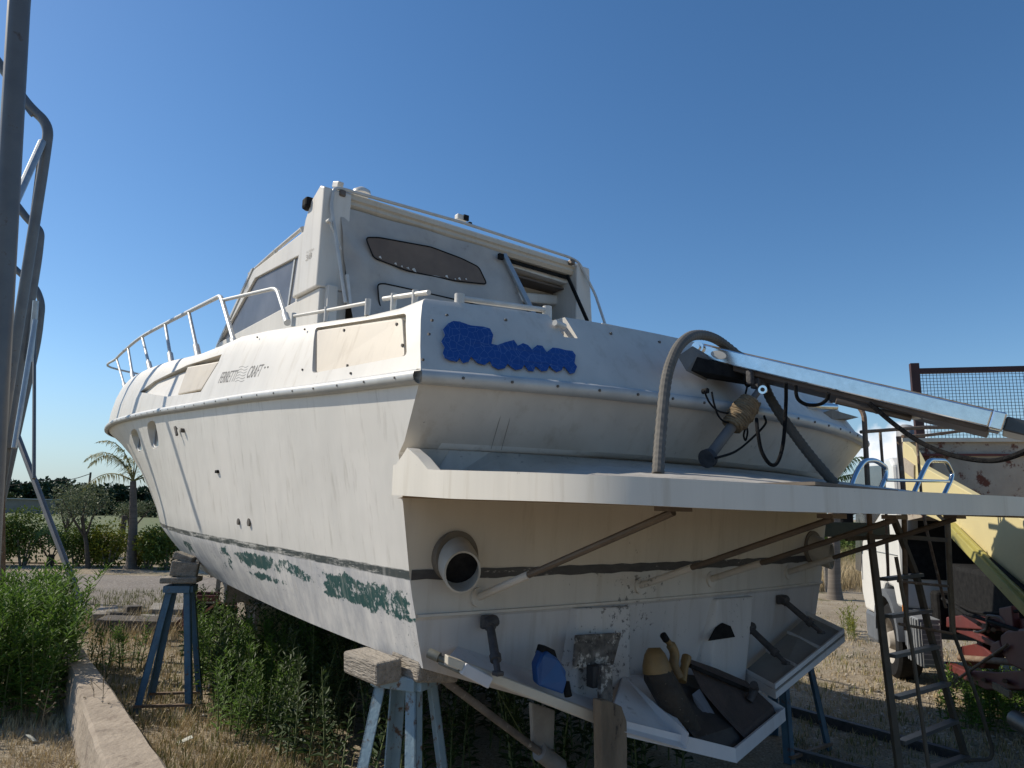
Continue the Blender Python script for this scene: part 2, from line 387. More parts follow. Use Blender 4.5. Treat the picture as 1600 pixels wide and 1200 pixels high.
ROADM = mat('road_gravel', (.185, .155, .125), (.135, .112, .09), scale=1.1, rough=.95, c3=(.30, .27, .23), s3=26, t3=(.5, .62), bump=.6, bscale=22)
r0, r1 = gnd(0, 895), gnd(300, 903); dr = (r1-r0); dr.z = 0; dr.normalize(); nr = Vector((dr.y, -dr.x, 0))
rows = []
for s in range(-40, 15, 1):
    e = math.sin(s*1.3)*.15+math.sin(s*3.1)*.08
    rows.append([r0+dr*s+Vector((0,0,.02)), r0+dr*s+nr*3+Vector((0,0,.035)), r0+dr*s+nr*(6.3+e)+Vector((0,0,.035))])
tag(MB().quadgrid(rows).build('road', ROADM, smooth_=180), kind='structure')
FIELD = mat('green_field', (.105, .14, .04), (.07, .10, .03), scale=.35, rough=.95, c3=(.17, .15, .07), s3=.9, t3=(.45, .66), bump=.8, bscale=6)
f = MB(); rows = []
for k in range(40):
    s = -160+k*8; rows.append([Vector((s, 36+math.sin(k)*.8, .03)), Vector((s, 70, .10)), Vector((s*1.5, 200, .10)), Vector((s*2.5, 400, .1))])
f.quadgrid(rows); tag(f.build('field', FIELD), kind='structure')
TAN = mat('dry_verge', (.26, .19, .11), (.19, .15, .08), scale=1.5, rough=.95, c3=(.12, .12, .05), s3=3, t3=(.55, .7), bump=.8, bscale=8)
rows = []
for k in range(60):
    s = -60+k*2; rows.append([Vector((s, 20.5+math.sin(k*.8)*.5, .035)), Vector((s, 26, .12)), Vector((s, 37.5+math.sin(k*1.7)*.8, .045))])
tag(MB().quadgrid(rows).build('dry_verge', TAN, smooth_=180), kind='structure')

# ================================================================== the yacht
Y = empty('motor_yacht', BO, HD)
tag(Y, 'large weathered white motor yacht propped ashore on trestles with stern towards us', 'boat')

hb_rail = smooth([(0, 1.9), (1.5, 1.93), (3, 1.95), (4.5, 1.955), (6, 1.95), (7, 1.93), (8, 1.85), (8.8, 1.74), (9.5, 1.58), (10.2, 1.33), (10.8, .98), (11.3, .55), (11.6, .15), (11.65, .02)])
c_rail = smooth([(0, .0), (.9, .058), (2.07, .142), (3.45, .222), (4.8, .304), (6.2, .374), (7.7, .43), (9, .46), (11.65, .52)])
hb_wl = smooth([(0, 1.74), (1.5, 1.74), (3, 1.74), (4.5, 1.68), (6, 1.50), (7, 1.27), (8, .95), (9, .56), (9.8, .24), (10.4, .02)])
c_wl = [(0, -.845), (10.4, -.74)]
hb_ch = smooth([(0, 1.64), (1.5, 1.62), (3, 1.54), (4.5, 1.42), (6, 1.20), (7, .95), (8, .62), (9, .25), (9.6, .02)])
c_ch = smooth([(0, -1.235), (2, -1.20), (4, -1.16), (6, -1.13), (8, -1.08), (9.6, -1.0)])
c_kl = smooth([(0, -1.78), (3, -1.80), (5, -1.75), (7, -1.55), (8.5, -1.28), (9.3, -1.05)])
def tb_edge(c):   # forward offset of the transom edge at height c
    return lerp(c, [(-1.8, .34), (-1.03, .30), (-1.02, .29), (-.84, .29), (-.30, .26), (-.29, .225), (0, 0), (.42, .235), (.6, .27)])
def tb_bulge(c): return lerp(c, [(-1.8, .06), (-1.02, .10), (-.31, .14), (-.29, .36), (0, .38), (.42, .31)])
def TB(a, c, hb=1.9):
    return tb_edge(c) - tb_bulge(c)*max(0, 1-(a/hb)**2)
def level(s):
    # s: 1 rail .. 0 waterline .. -1 chine .. -2 keel ; returns function b -> (hb, c), bow end
    def fn(t):
        b = t
        if s >= 0:
            bend = 10.4+1.25*s; tt = t/bend
            hr, hw = lerp(tt*11.65, hb_rail), lerp(tt*10.4, hb_wl)
            crr, cw = lerp(tt*11.65, c_rail), lerp(tt*10.4, c_wl)
            e = 1.0+.75*min(1, max(0, (tt*11-4)/5))
            return hw+(hr-hw)*(1-(1-s)**.85 if tt < .0 else s**e), cw+(crr-cw)*s
        if s >= -1:
            q = -s; bend = 10.4-.8*q; tt = t/bend
            hw, hc = lerp(tt*10.4, hb_wl), lerp(tt*9.6, hb_ch); cw, cc = lerp(tt*10.4, c_wl), lerp(tt*9.6, c_ch)
            return hw+(hc-hw)*q**1.15, cw+(cc-cw)*q
        q = -s-1; bend = 9.6-.3*q; tt = t/bend
        hc = lerp(tt*9.6, hb_ch); cc = lerp(tt*9.6, c_ch); ck = lerp(tt*9.3, c_kl)
        return hc*(1-q)+.03*q if hc > .03 else .02, cc+(ck-cc)*q
    bend = 10.4+1.25*s if s >= 0 else (10.4+.8*s if s >= -1 else 9.6+.3*(s+1))
    return fn, bend
LV = [1, .97, .85, .7, .648, .636, .5, .33, .16, 0, -.2, -.44, -.47, -.7, -1, -1.04, -1.5, -2]
TS = [0, .02, .05, .09, .14, .2, .27, .34, .41, .48, .55, .61, .67, .72, .77, .81, .85, .89, .92, .95, .975, .99, 1]
def ring(ti, LVs):
    P = []
    for s in LVs:
        fn, bend = level(s); h0, c0 = fn(0); b0 = TB(h0, c0, h0)
        b = b0+(bend-b0)*TS[ti]; h, c = fn(max(0, bend*TS[ti])); P.append((h, b, c))
    return P
hull = MB()
rings = []
for ti in range(len(TS)):
    P = ring(ti, LV); rings.append([(-h, b, c) for h, b, c in P] + [(h, b, c) for h, b, c in P[::-1]])
hull.quadgrid(rings, False)
# deck line closing strip and transom face
P0 = rings[0]; nL = len(LV); rows = []
for j in range(nL):
    pl, ps = P0[j], P0[2*nL-1-j]; row = []
    for k in range(25):
        u = k/24; a = pl[0]+(ps[0]-pl[0])*u; c = pl[2]
        row.append((a, TB(a, c, abs(pl[0])), c))
    rows.append(row)
hull.quadgrid(rows[:-1])
low = rows[-2]+[P0[nL], P0[nL-1]]; hull.f.append(tuple(len(hull.v)+i for i in range(len(low)))); hull.v += list(low)
strip = [rows[0]]+[[tuple(Vector(r[0]).lerp(Vector(r[-1]), k/24)) for k in range(25)] for r in rings[1:]]
hull.quadgrid(strip)
rb = list(rings[-1])+strip[-1][-2:0:-1]; hull.f.append(tuple(len(hull.v)+i for i in range(len(rb)))); hull.v += list(rb)
G_MID = gelcoat('bounce_warm_transom', (.62, .55, .45), (.55, .485, .395), (.30, .24, .18), gt=(.76, .80), gs=18)  # warm base paints light bounced under the platform, speckled grime on top
G_LOW = gelcoat('scraped_transom', (.56, .54, .53), (.49, .475, .47), (.06, .05, .06), gt=(.70, .72), gs=30)
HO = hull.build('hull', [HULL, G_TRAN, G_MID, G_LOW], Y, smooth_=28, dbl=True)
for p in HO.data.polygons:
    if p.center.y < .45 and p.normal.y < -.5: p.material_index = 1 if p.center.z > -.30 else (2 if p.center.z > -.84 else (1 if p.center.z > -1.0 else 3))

def boolean(o, cutters, solver='EXACT'):
    for cu in cutters:
        md = o.modifiers.new('cut', 'BOOLEAN'); md.operation = 'DIFFERENCE'; md.object = cu; md.solver = solver
    dg = bpy.context.evaluated_depsgraph_get(); dg.update(); me = bpy.data.meshes.new_from_object(o.evaluated_get(dg))
    old = o.data; o.modifiers.clear(); o.data = me
    for cu in cutters: bpy.data.objects.remove(cu, do_unlink=True)
    return o
def cutter(P, Q):
    o = MB().prism(P, Q).build('cutter', G_WHITE, Y); return o

# portholes: stadium prism cuts into the hull side
PH = []
for (x, y, hh) in ((213.5, 689, .125), (239, 680, .14), (188, 699, .11)):
    a = -1.80
    for _ in range(6):
        q = pa(x, y, a); c = q.z
        tt = q.y; s = (c-lerp(tt, c_wl))/(lerp(tt, c_rail)-lerp(tt, c_wl)); fn, be = level(max(.02, min(1, s))); a = -fn(tt)[0]
    q = pa(x, y, a); PH.append((q, hh))
cuts = []
for q, hh in PH[:2]:
    prof = []
    w = .24
    for k in range(16):
        an = 2*math.pi*k/16; prof.append((w*math.copysign(abs(math.cos(an))**.6, math.cos(an)), hh*math.copysign(abs(math.sin(an))**.6, math.sin(an))))
    cuts.append(cutter([(q.x-.1, q.y+u, q.z+v) for u, v in prof], [(q.x+.07, q.y+u*.9, q.z+v*.9) for u, v in prof]))
try: boolean(HO, cuts)
except Exception as e: print('BOOL', e)
for p in HO.data.polygons: p.use_smooth = True
HO.data.set_sharp_from_angle(angle=R(28))
for q, hh in PH[:2]:
    pm = MB(); prof = []
    for k in range(20):
        an = 2*math.pi*k/20; prof.append((.185*math.copysign(abs(math.cos(an))**.6, math.cos(an)), hh*.8*math.copysign(abs(math.sin(an))**.6, math.sin(an))))
    pm.prism([(q.x+.058, q.y+u, q.z+v) for u, v in prof], [(q.x+.08, q.y+u, q.z+v) for u, v in prof])
    po = pm.build('porthole', GLASS, Y)
    MB().tube([(q.x+.057, q.y+u*1.02, q.z+v*1.02) for u, v in prof+prof[:1]], .010, 6).build('rim', ALU, po, smooth_=True)

# ---- upper moulding (rail to gunwale and deck)
c_gun = smooth([(0, .42), (.36, .428), (.97, .507), (1.9, .628), (2.6, .71), (3.0, .737), (3.5, .745), (4.1, .80), (5.2, .905), (6.5, .985), (8, 1.04), (9, 1.06), (10.2, 1.06), (11.65, 1.02)])
def inset(b): return lerp(b, [(0, .13), (2, .14), (3.1, .15), (4.5, .17), (7, .15), (9, .13), (10.5, .12), (11.3, .10), (11.65, .02)])
mo = MB(); rings = []
BS = [0, .02, .05, .09, .13, .18, .23, .28, .33, .38, .43, .48, .53, .58, .63, .68, .72, .76, .8, .84, .88, .91, .94, .965, .985, 1]
def side_a(b, c):   # moulding side surface
    v = (c-lerp(b, c_rail))/(lerp(b, c_gun)-lerp(b, c_rail)); return -(lerp(b, hb_rail)-inset(b)*v*.92)-.006
prof_t = [(0, 0), (.04, .012), (.35, .20), (.7, .55), (.88, .80), (.96, .96), (1, 1.0)]
for t in BS:
    P = []
    for (v, w) in ((0, 0), (.03, .03), (.35, .3), (.7, .64), (.90, .88), (.97, 1.0), (1, 1.12), (1.0, 1.5)):
        bb = 11.65*t; c0 = 0; 
        cr_, cg = lerp(bb, c_rail), lerp(bb, c_gun); bw = min(1, max(0, (bb-3.2)/2.5))
        # aft: flat face with tight top edge; forward: rounds inboard into the deck
        ww = w*(1-bw)+bw*(w**1.6 if w <= 1 else w*1.0)
        cc = cr_+(cg-cr_)*v
        if v >= 1: cc = cg+(.0 if w < 1.2 else .03*bw)
        h = lerp(bb, hb_rail)-inset(bb)*ww; h = max(.015, h)
        cS = (0+(.42-0)*v); b0 = TB(h, cS, h)
        b = b0+(11.65-b0)*t
        b -= .35*t*v*0
        P.append((h, b, cc))
    rings.append([(-h, b, c) for h, b, c in P] + [(h, b, c) for h, b, c in P[::-1]])
mo.quadgrid(rings)
n2 = len(rings[0]); nh = n2//2
# transom face, deck and underside strips
rows = []
for j in range(nh):
    pl, ps = rings[0][j], rings[0][n2-1-j]; row = []
    for k in range(25):
        a = pl[0]+(ps[0]-pl[0])*k/24; cS = min(.42, max(0, pl[2])); row.append((a, TB(a, cS, abs(pl[0])) if j < nh-2 else max(TB(a, cS, abs(pl[0])), -9), pl[2]))
    row[0] = pl; row[-1] = ps
    rows.append(row)
mo.quadgrid(rows)
def strip_(ia, ib, first, crown):
    out = [first]
    for r_ in rings[1:]:
        p, q = Vector(r_[ia]), Vector(r_[ib]); out.append([tuple(p.lerp(q, k/24)+Vector((0, 0, crown*math.sin(math.pi*k/24)*min(1, abs(p.x)/1.0)))) for k in range(25)])
    mo.quadgrid(out); return out
tops_ = strip_(nh-1, nh, rows[-1], .04); bots_ = strip_(0, n2-1, rows[0], 0)
rl = rings[-1]; bowf = list(rl[:nh])+tops_[-1][1:-1]+list(rl[nh:])+bots_[-1][-2:0:-1]
mo.f.append(tuple(len(mo.v)+i for i in range(len(bowf)))); mo.v += list(bowf)
MO = mo.build('deck_moulding', [G_WHITE, G_TRAN], Y, smooth_=28, dbl=True)
cuts = []
# recessed locker panel on the port quarter
def ons(x, y):
    q = pa(x, y, -1.86)
    for _ in range(12):
        t = pa(x, y, side_a(q.y, q.z)); q = q.lerp(t, .6)
    return q
ins = [ons(487, 511), ons(630, 488), ons(634, 555), ons(486, 583)]
RC = rnd([ins[0].lerp(ins[1], .5)]+[ins[1], ins[2], ins[3], ins[0]]+[ins[0].lerp(ins[1], .5)], .035, 4)[:-1]
cuts.append(cutter([(-2.1, p.y, p.z) for p in RC], [(side_a(p.y, p.z)+.055, p.y, p.z) for p in RC]))
# engine-room vent recess forward
VR = [ons(x, y) for x, y in ((222, 613), (243, 596), (292, 570), (344, 553), (340, 566), (313, 612), (262, 620))]
cuts.append(cutter([(-2.2, p.y, p.z) for p in VR], [(side_a(p.y, p.z)+(.02 if k in (0, 1, 6) else .10), p.y, p.z) for k, p in enumerate(VR)]))
# fairlead notch in the transom top
nt0 = [pb(862, 494, .0), pb(886, 500, .0), pb(888, 531, .0), pb(870, 528, .0)]
cuts.append(cutter([(p.x, -.4, p.z) if k > 1 else (p.x, -.4, p.z+.06) for k, p in enumerate(nt0)], [(p.x+.03, .35, p.z) if k > 1 else (p.x+.03, .35, p.z+.06) for k, p in enumerate(nt0)]))
try: boolean(MO, cuts)
except Exception as e: print('BOOL', e)
for p in MO.data.polygons:
    p.use_smooth = True
    if p.normal.y < -.55 and p.center.y < .5 and p.center.x > -1.86: p.material_index = 1
MO.data.set_sharp_from_angle(angle=R(28))
# locker lid inside the recess
c0 = sum((Vector((0, p.y, p.z)) for p in ins), Vector())/4
lid = [Vector((0, p.y, p.z)) for p in ins]; lid = [c0+(p-c0)*.93 for p in lid]; lid = [p-Vector((0, .0, .012)) for p in lid]
lr = rnd([lid[0].lerp(lid[1], .5)]+[lid[1], lid[2], lid[3], lid[0]]+[lid[0].lerp(lid[1], .5)], .03, 4)[:-1]
lo = MB().prism([(side_a(p.y, p.z)+.018, p.y, p.z) for p in lr], [(side_a(p.y, p.z)+.07, p.y, p.z) for p in lr]).build('locker_lid', CREAM, Y, bev=.008)
it = []
for x, y in ((532, 515), (612, 505), (631, 540), (553, 573)):
    q = pa(x, y, -1.837); it.append(((side_a(q.y, q.z)+.016, q.y, q.z), (1, 0, 0), .008, .008))
screws(it, lo)
VPp = [ons(x, y) for x, y in ((292, 573), (341, 564), (313, 609), (276, 617))]
MB().prism([(side_a(p.y, p.z)+.005, p.y, p.z) for p in VPp], [(side_a(p.y, p.z)+.11, p.y, p.z) for p in VPp]).build('vent_cover', CREAM, Y, bev=.012)

# ---- rub rail
rr = MB(); pts = []
for k in range(90):
    b = 11.6*(1-k/89) if k < 90 else 0; pts.append((-lerp(b, hb_rail)-.006, b, lerp(b, c_rail)+.005))
rp = [(-1.3*0-lerp(b, hb_rail)-.004, b, lerp(b, c_rail)) for b in [11.6-k*11.6/80 for k in range(81)]]
def railprof(path, side):
    rows = []
    for i, p in enumerate(path):
        p = Vector(p); t = Vector(path[min(i+1, len(path)-1)])-Vector(path[max(i-1, 0)]); t.normalize(); nrm_ = t.cross(UP)*side; nrm_.z = 0; nrm_.normalize()
        rows.append([p+nrm_*x+UP*z for x, z in ((-.01, .032), (.014, .030), (.030, .018), (.034, 0), (.030, -.018), (.014, -.030), (-.01, -.032))])
    return rows
rr.quadgrid(railprof(rp, 1)); 
rr.quadgrid(railprof([(-x, y, z) for x, y, z in rp], -1))
tr = [(a, TB(a, 0), .0) for a in [-1.9+3.8*k/40 for k in range(41)]]
rr.quadgrid(railprof(tr, 1))
RRo = rr.build('rub_rail', ALU, Y, smooth_=60, norm=False)
screws([((-lerp(.15+k*.28, hb_rail)-.0385, .15+k*.28, lerp(.15+k*.28, c_rail)), (1, 0, 0), .0052, .006) for k in range(26)] +
       [((a, TB(a, 0)-.035, 0), (0, 1, 0), .0065, .008) for a in [-1.75+k*.205 for k in range(18)]], RRo)


# ---- small hull fittings: skin fittings and holes
for (x, y, w) in ((377.5, 815, .022), (394, 816, .026)):
    q = pa(x, y, -1.76); q.x = -1.775
    o = MB().tube([(q.x-.012, q.y, q.z), (q.x+.03, q.y, q.z)], w, 16).build('skin_fitting', SCREW, Y, smooth_=True)
q = pa(342.5, 737, -1.84); MB().box((-1.855, q.y, q.z), (.02, .055, .022)).build('vent_slot', DARK, Y, bev=.004)
q = pa(283, 672, -1.9); MB().tube([(-1.935, q.y, q.z), (-1.95, q.y, q.z+.02), (-1.94, q.y-.05, q.z-.05)], .012, 8).build('hook_fitting', SCREW, Y)
q = pa(291, 673, -1.9); MB().disc((-1.93, q.y, q.z), (1, 0, 0), .018, .03, 12).build('hook_fitting', SCREW, Y)
it = []
for x, y in ((391, 525), (476, 578), (553, 584), (462, 512), (659, 497), (660, 520), (661, 562)):
    q = pa(x, y, -1.88); it.append(((side_a(q.y, q.z)+.004, q.y, q.z), (1, 0, 0), .006, .01))
for x, y in ((704, 491), (794, 499), (952, 522), (1024, 536)):
    q = pb(x, y, .1); q = pb(x, y, TB(q.x, q.z)); it.append(((q.x, TB(q.x, q.z, 1.79), q.z), (0, 1, 0), .008, .012))
screws(it, Y)

# ---- painted-over name (blue scribble with fine cracks)
BL = mat('blue_marking', (.006, .05, .22), (.008, .06, .25), scale=6, rough=.5)
nt = BL.node_tree; n = nt.nodes; l = nt.links.new
vo = n.new('ShaderNodeTexVoronoi'); vo.feature = 'DISTANCE_TO_EDGE'; vo.inputs['Scale'].default_value = 34; vo.inputs['Randomness'].default_value = 1
t = n.new('ShaderNodeTexCoord'); mp = n.new('ShaderNodeMapping'); mp.inputs['Scale'].default_value = (1, 1, .55); mp.inputs['Rotation'].default_value = (0, .5, 0); l(t.outputs['Object'], mp.inputs[0]); l(mp.outputs[0], vo.inputs['Vector'])
r_ = n.new('ShaderNodeMapRange'); r_.inputs[1].default_value = .012; r_.inputs[2].default_value = .03; r_.inputs[3].default_value = .30; r_.inputs[4].default_value = 0
x_ = n.new('ShaderNodeMix'); x_.data_type = 'RGBA'; x_.inputs[7].default_value = (.25, .35, .5, 1); src = n['Principled BSDF'].inputs['Base Color'].links[0].from_socket
l(vo.outputs[0], r_.inputs[0]); l(r_.outputs[0], x_.inputs[0]); l(src, x_.inputs[6]); l(x_.outputs[2], n['Principled BSDF'].inputs['Base Color'])
blob = [(700,506),(708,502),(718,503),(735,509),(755,511),(765,514),(770,524),(767,538),(776,540),(790,535),(802,532),(808,541),(816,537),(824,540),(830,547),(838,540),(846,541),(853,551),(862,544),(872,545),(883,548),(893,549),(898,556),(896,568),(900,574),(896,583),(889,585),(883,577),(879,573),(876,579),(868,582),(861,577),(857,572),(853,580),(845,581),(838,575),(835,573),(832,581),(824,580),(818,571),(814,577),(804,579),(797,574),(792,569),(787,576),(777,578),(768,573),(764,565),(756,571),(745,568),(738,561),(735,558),(731,566),(722,568),(717,560),(713,566),(702,564),(694,560),(691,552),(694,543),(689,534),(695,524),(692,515)]
def scal(pts):
    out = []
    for (x0, y0), (x1, y1) in zip(pts, pts[1:]+pts[:1]):
        for k in range(3): out.append((x0+(x1-x0)*k/3, y0+(y1-y0)*k/3))
    return out
bl = []
for x, y in scal(blob):
    q = pb(x, y, .1)
    for _ in range(4): q = pb(x, y, TB(q.x, q.z, 1.9))
    bl.append(q)
bmb = bmesh.new(); vs = [bmb.verts.new((q.x, 0, q.z)) for q in bl]; 
from mathutils.geometry import tessellate_polygon
for tr3 in tessellate_polygon([[Vector((q.x, q.z, 0)) for q in bl]]):
    try: bmb.faces.new([vs[k] for k in tr3])
    except ValueError: pass
bmesh.ops.subdivide_edges(bmb, edges=[e for e in bmb.edges if e.calc_length() > .1], cuts=2)
for v in bmb.verts:
    c = max(0, min(.42, v.co.z)); v.co.y = TB(v.co.x, c, 1.9-.1*c)-.008
me = bpy.data.meshes.new('blue_marking'); bmb.to_mesh(me); bmb.free(); me.materials.append(BL)
o = bpy.data.objects.new('blue_marking', me); C.objects.link(o); o.parent = Y
o.modifiers.new('s', 'SOLIDIFY').thickness = .003

def strip_line(pts, w, m_, name, surf, par):
    rows = []
    for x, y in pts:
        q = surf(x, y); rows.append(q)
    MB().tube(rows, w, 4, caps=True).build(name, m_, par)
def on_tb(x, y, hb=1.8):
    q = pb(x, y, .1)
    for _ in range(4): q = pb(x, y, TB(q.x, q.z, hb))
    return q
WSC = mat('white_scratch', (.45, .50, .58), rough=.7)
for P in ([(440,465),(436,440),(433,420)], [(520,470),(512,430)], [(575,475),(560,440),(545,400)], [(622,492),(615,460)], [(702,490),(697,460),(695,430)], [(800,400),(805,450),(822,510)], [(865,510),(862,460),(855,400)], [(1000,520),(985,480),(965,440)], [(1055,522),(1050,490),(1040,450)], [(482,418),(440,400),(400,395)], [(450,362),(437,340),(425,320)], [(937, 520), (930, 470)], [(640, 330), (600, 350), (560, 345)], [(880, 430), (900, 400), (912, 410)]):
    strip_line([(600+x/3.75, 440+y/3.75) for x, y in P], .0016, WSC, 'scratch', lambda x, y: on_tb(x, y, 1.86)-Vector((0, .0085, 0)), o)
SEAM = mat('hairline_crack', (.22, .20, .18), rough=.9)
for P in ([(793, 616), (779, 660), (767, 702)], [(804, 617), (795, 660), (783, 703)], [(868, 625), (862, 650)]):
    strip_line(P, .0012, SEAM, 'hairline_crack', lambda x, y: on_tb(x, y, 1.88)-Vector((0, .001, 0)), Y)

from mathutils.bvhtree import BVHTree
BVH = BVHTree.FromPolygons([v.co for v in MO.data.vertices], [p.vertices[:] for p in MO.data.polygons])
def onside(y, z, lift=.0015):
    h_ = BVH.ray_cast(Vector((-4, y, z)), Vector((1, 0, 0)))
    return (h_[0].x if h_[0] else side_a(y, z))-lift
# ---- lettering on the port side
INK = mat('faded_ink', (.09, .09, .09), (.16, .155, .15), scale=30, rough=.7)
INK2 = mat('pale_ink', (.30, .29, .27), (.38, .36, .33), scale=30, rough=.7)
def text(s, name, p0, p1, height, a, m=INK, shear=.25, th=.002):
    cu = bpy.data.curves.new(name, 'FONT'); cu.body = s; cu.size = 1; cu.extrude = .0; cu.shear = shear; cu.offset = 0
    to = bpy.data.objects.new(name, cu); C.objects.link(to)
    dg = bpy.context.evaluated_depsgraph_get(); dg.update(); me = bpy.data.meshes.new_from_object(to.evaluated_get(dg)); bpy.data.objects.remove(to, do_unlink=True)
    xs = [v.co.x for v in me.vertices]; ys = [v.co.y for v in me.vertices]; w = max(xs)-min(xs); hh = max(ys)-min(ys); x0, y0 = min(xs), min(ys)
    for v in me.vertices:
        u = (v.co.x-x0)/w; k = (v.co.y-y0)/hh
        v.co = Vector((a, p0.y+(p1.y-p0.y)*u, p0.z+(p1.z-p0.z)*u+height*k))
    if a > -1.95 and m == INK:
        for v in me.vertices: v.co.x = onside(v.co.y, v.co.z)
    me.materials.clear(); me.materials.append(m); ob = bpy.data.objects.new(name, me); C.objects.link(ob); ob.parent = Y
    return ob
al = -1.938
q0, q1 = pa(343, 599, -1.9), pa(369, 596, -1.9); text('FERRETTI', 'lettering', q0, q1, .085, -1.9)
q2, q3 = pa(386, 591, -1.9), pa(407, 588, -1.9); text('CRAFT', 'lettering', q2, q3, .085, -1.9)
em = MB(); 
for k in range(6):
    rows = []
    for i in range(9):
        x = 370+i*14/8; y = 597-k*4.6-i*.35-math.sin(i/8*2*math.pi)*1.6; q = pa(x, y, -1.9); aa = onside(q.y, q.z)
        rows.append([(aa, q.y, q.z-.0013), (aa, q.y, q.z+.0013)])
    em.quadgrid(rows)
em.build('wave_emblem', INK, Y)
sm = MB()
for x, y in ((411, 574), (415.5, 573.5)):
    q = pa(x, y, -1.9); sm.disc((onside(q.y, q.z, 0), q.y, q.z), (1, 0, 0), .007, .006, 8)
sm.build('screw', SCREW, Y)

# ---- swim platform
ptop = [(600, 728), (618, 726), (622, 723), (637, 698), (641, 699), (668, 733), (676, 734), (747, 735), (913, 742), (1000, 745), (1050, 749), (1133, 752), (1280, 761), (1500, 772), (1600, 776), (1900, 790)]
pbot = [(600, 773), (622, 774), (700, 779), (1000, 788), (1050, 793), (1280, 802), (1600, 806), (1900, 812)]
def c_on(a, b, tab):
    c = -.45
    for _ in range(12):
        x, y = pr(W(a, b, c)); ty = lerp(x, tab); c += (y-ty)*.0022
    return c
_o = [(-1.86, .272), (-1.862, .255), (-1.865, .235), (-1.87, .165), (-1.875, .13), (-1.88, .03), (-1.885, -.06), (-1.89, -.11), (-1.9, -.25), (-1.9, -.42), (-1.897, -.62), (-1.88, -.80), (-1.84, -.95), (-1.77, -1.08), (-1.66, -1.18), (-1.50, -1.25), (-1.3, -1.295)]
out = _o + [(a, -1.33) for a in (-.95, -.6, -.3, .1, .5, .8, 1.0)] + [(-a, b) for a, b in _o[::-1]]
topc, botc = [], []
for i, (a, b) in enumerate(out):
    if a < 1.2: tcv = c_on(a, b, ptop); bcv = c_on(a, b, pbot)
    elif a >= 1.2: tcv = topc[len(out)-1-i]; bcv = botc[len(out)-1-i]
    else: tcv = None; bcv = c_on(a, b, pbot[1:])
    topc.append(tcv); botc.append(bcv)
for _ in range(2):
    tt = topc[:]; bb_ = botc[:]
    for i in range(9, len(out)-4): topc[i] = (tt[i-1]+tt[i]+tt[i+1])/3; botc[i] = (bb_[i-1]+bb_[i]+bb_[i+1])/3
n_o = len(out)
for i in range(9): topc[n_o-1-i] = topc[i]; botc[n_o-1-i] = botc[i]
print('PLAT', [round(x, 3) for x in topc], [round(x, 3) for x in botc])
pf = MB(); nI = len(out)
ring_t = [(a, b, c) for (a, b), c in zip(out, topc)]; ring_b = [(a, b, c) for (a, b), c in zip(out, botc)]
rows = []
def inn(i, d):   # towards the inboard side
    a, b = out[i]; return (a*(1-d*.45/1.9*1.0) if abs(a) > 1.2 else a*(1-d*.1), b+d if b < -.9 else b)
r_ti = []
for i, (a, b) in enumerate(out):
    aa = a-math.copysign(min(.06, abs(a)), a); bb2 = min(.0, b+.07) if b < -.8 else b
    r_ti.append((aa, bb2, topc[i]+.0))
r_deck = [(p[0]*.95, p[1]+.06 if p[1] < -.8 else p[1], -.455) for p in r_ti]
r_in = []
for i, (a, b) in enumerate(out):
    u = -1.9+3.8*i/(nI-1); r_in.append((u*.96, TB(u*.96, -.28)+.03, -.28))
r_bi = [(u[0], TB(u[0], -.6)+.02, -.498) for u in r_in]
pf.quadgrid([r_bi, [(a*.97, min(b+.04, .2), c-.0) for (a, b, c) in ring_b], ring_b, ring_t, r_ti, r_deck, r_in])
PO = pf.build('swim_platform', [G_PLAT, mat('platform_underside', (.34, .24, .13), (.26, .18, .10), scale=5, rough=.8), G_DIRTY], Y, smooth_=30, dbl=False)
for i, p in enumerate(PO.data.polygons):
    if i//(nI-1) == 0: p.material_index = 1
    if i//(nI-1) >= 4: p.material_index = 2
# struts
BRONZE = mat('brown_tube', (.16, .125, .095), (.10, .08, .065), scale=8, rough=.5, metal=.3)
for (x, y, x2, y2, bt_) in ((760, 935, 1052, 800, -.9), (1000, 915, 1300, 811, -.93), (1110, 905, 1398, 812, -.93), (1240, 895, 1492, 811, -.9)):
    q = pb(x, y, .19+.0); e = pb(x2, y2, bt_); a0 = q.x
    q.y = TB(q.x, q.z, 1.74)
    tipc = lerp(e.x, [(-1.9, -.52), (1.9, -.50)])
    st = MB().tube([q+Vector((0, .03, -.01)), q, e], .0145, 10).build('platform_strut', BRONZE, Y, smooth_=True)
    MB().disc(q, (0, 1, 0), .045, .02, 20).build('foot_plate', G_TRAN, st, smooth_=True)
    mid = q.lerp(e, .32); MB().tube([q, mid], .0185, 10).build('white_sleeve', G_TRAN, st, smooth_=True)
    MB().box(e+Vector((0, 0, .012)), (.12, .07, .02)).build('bracket', BRONZE, st)
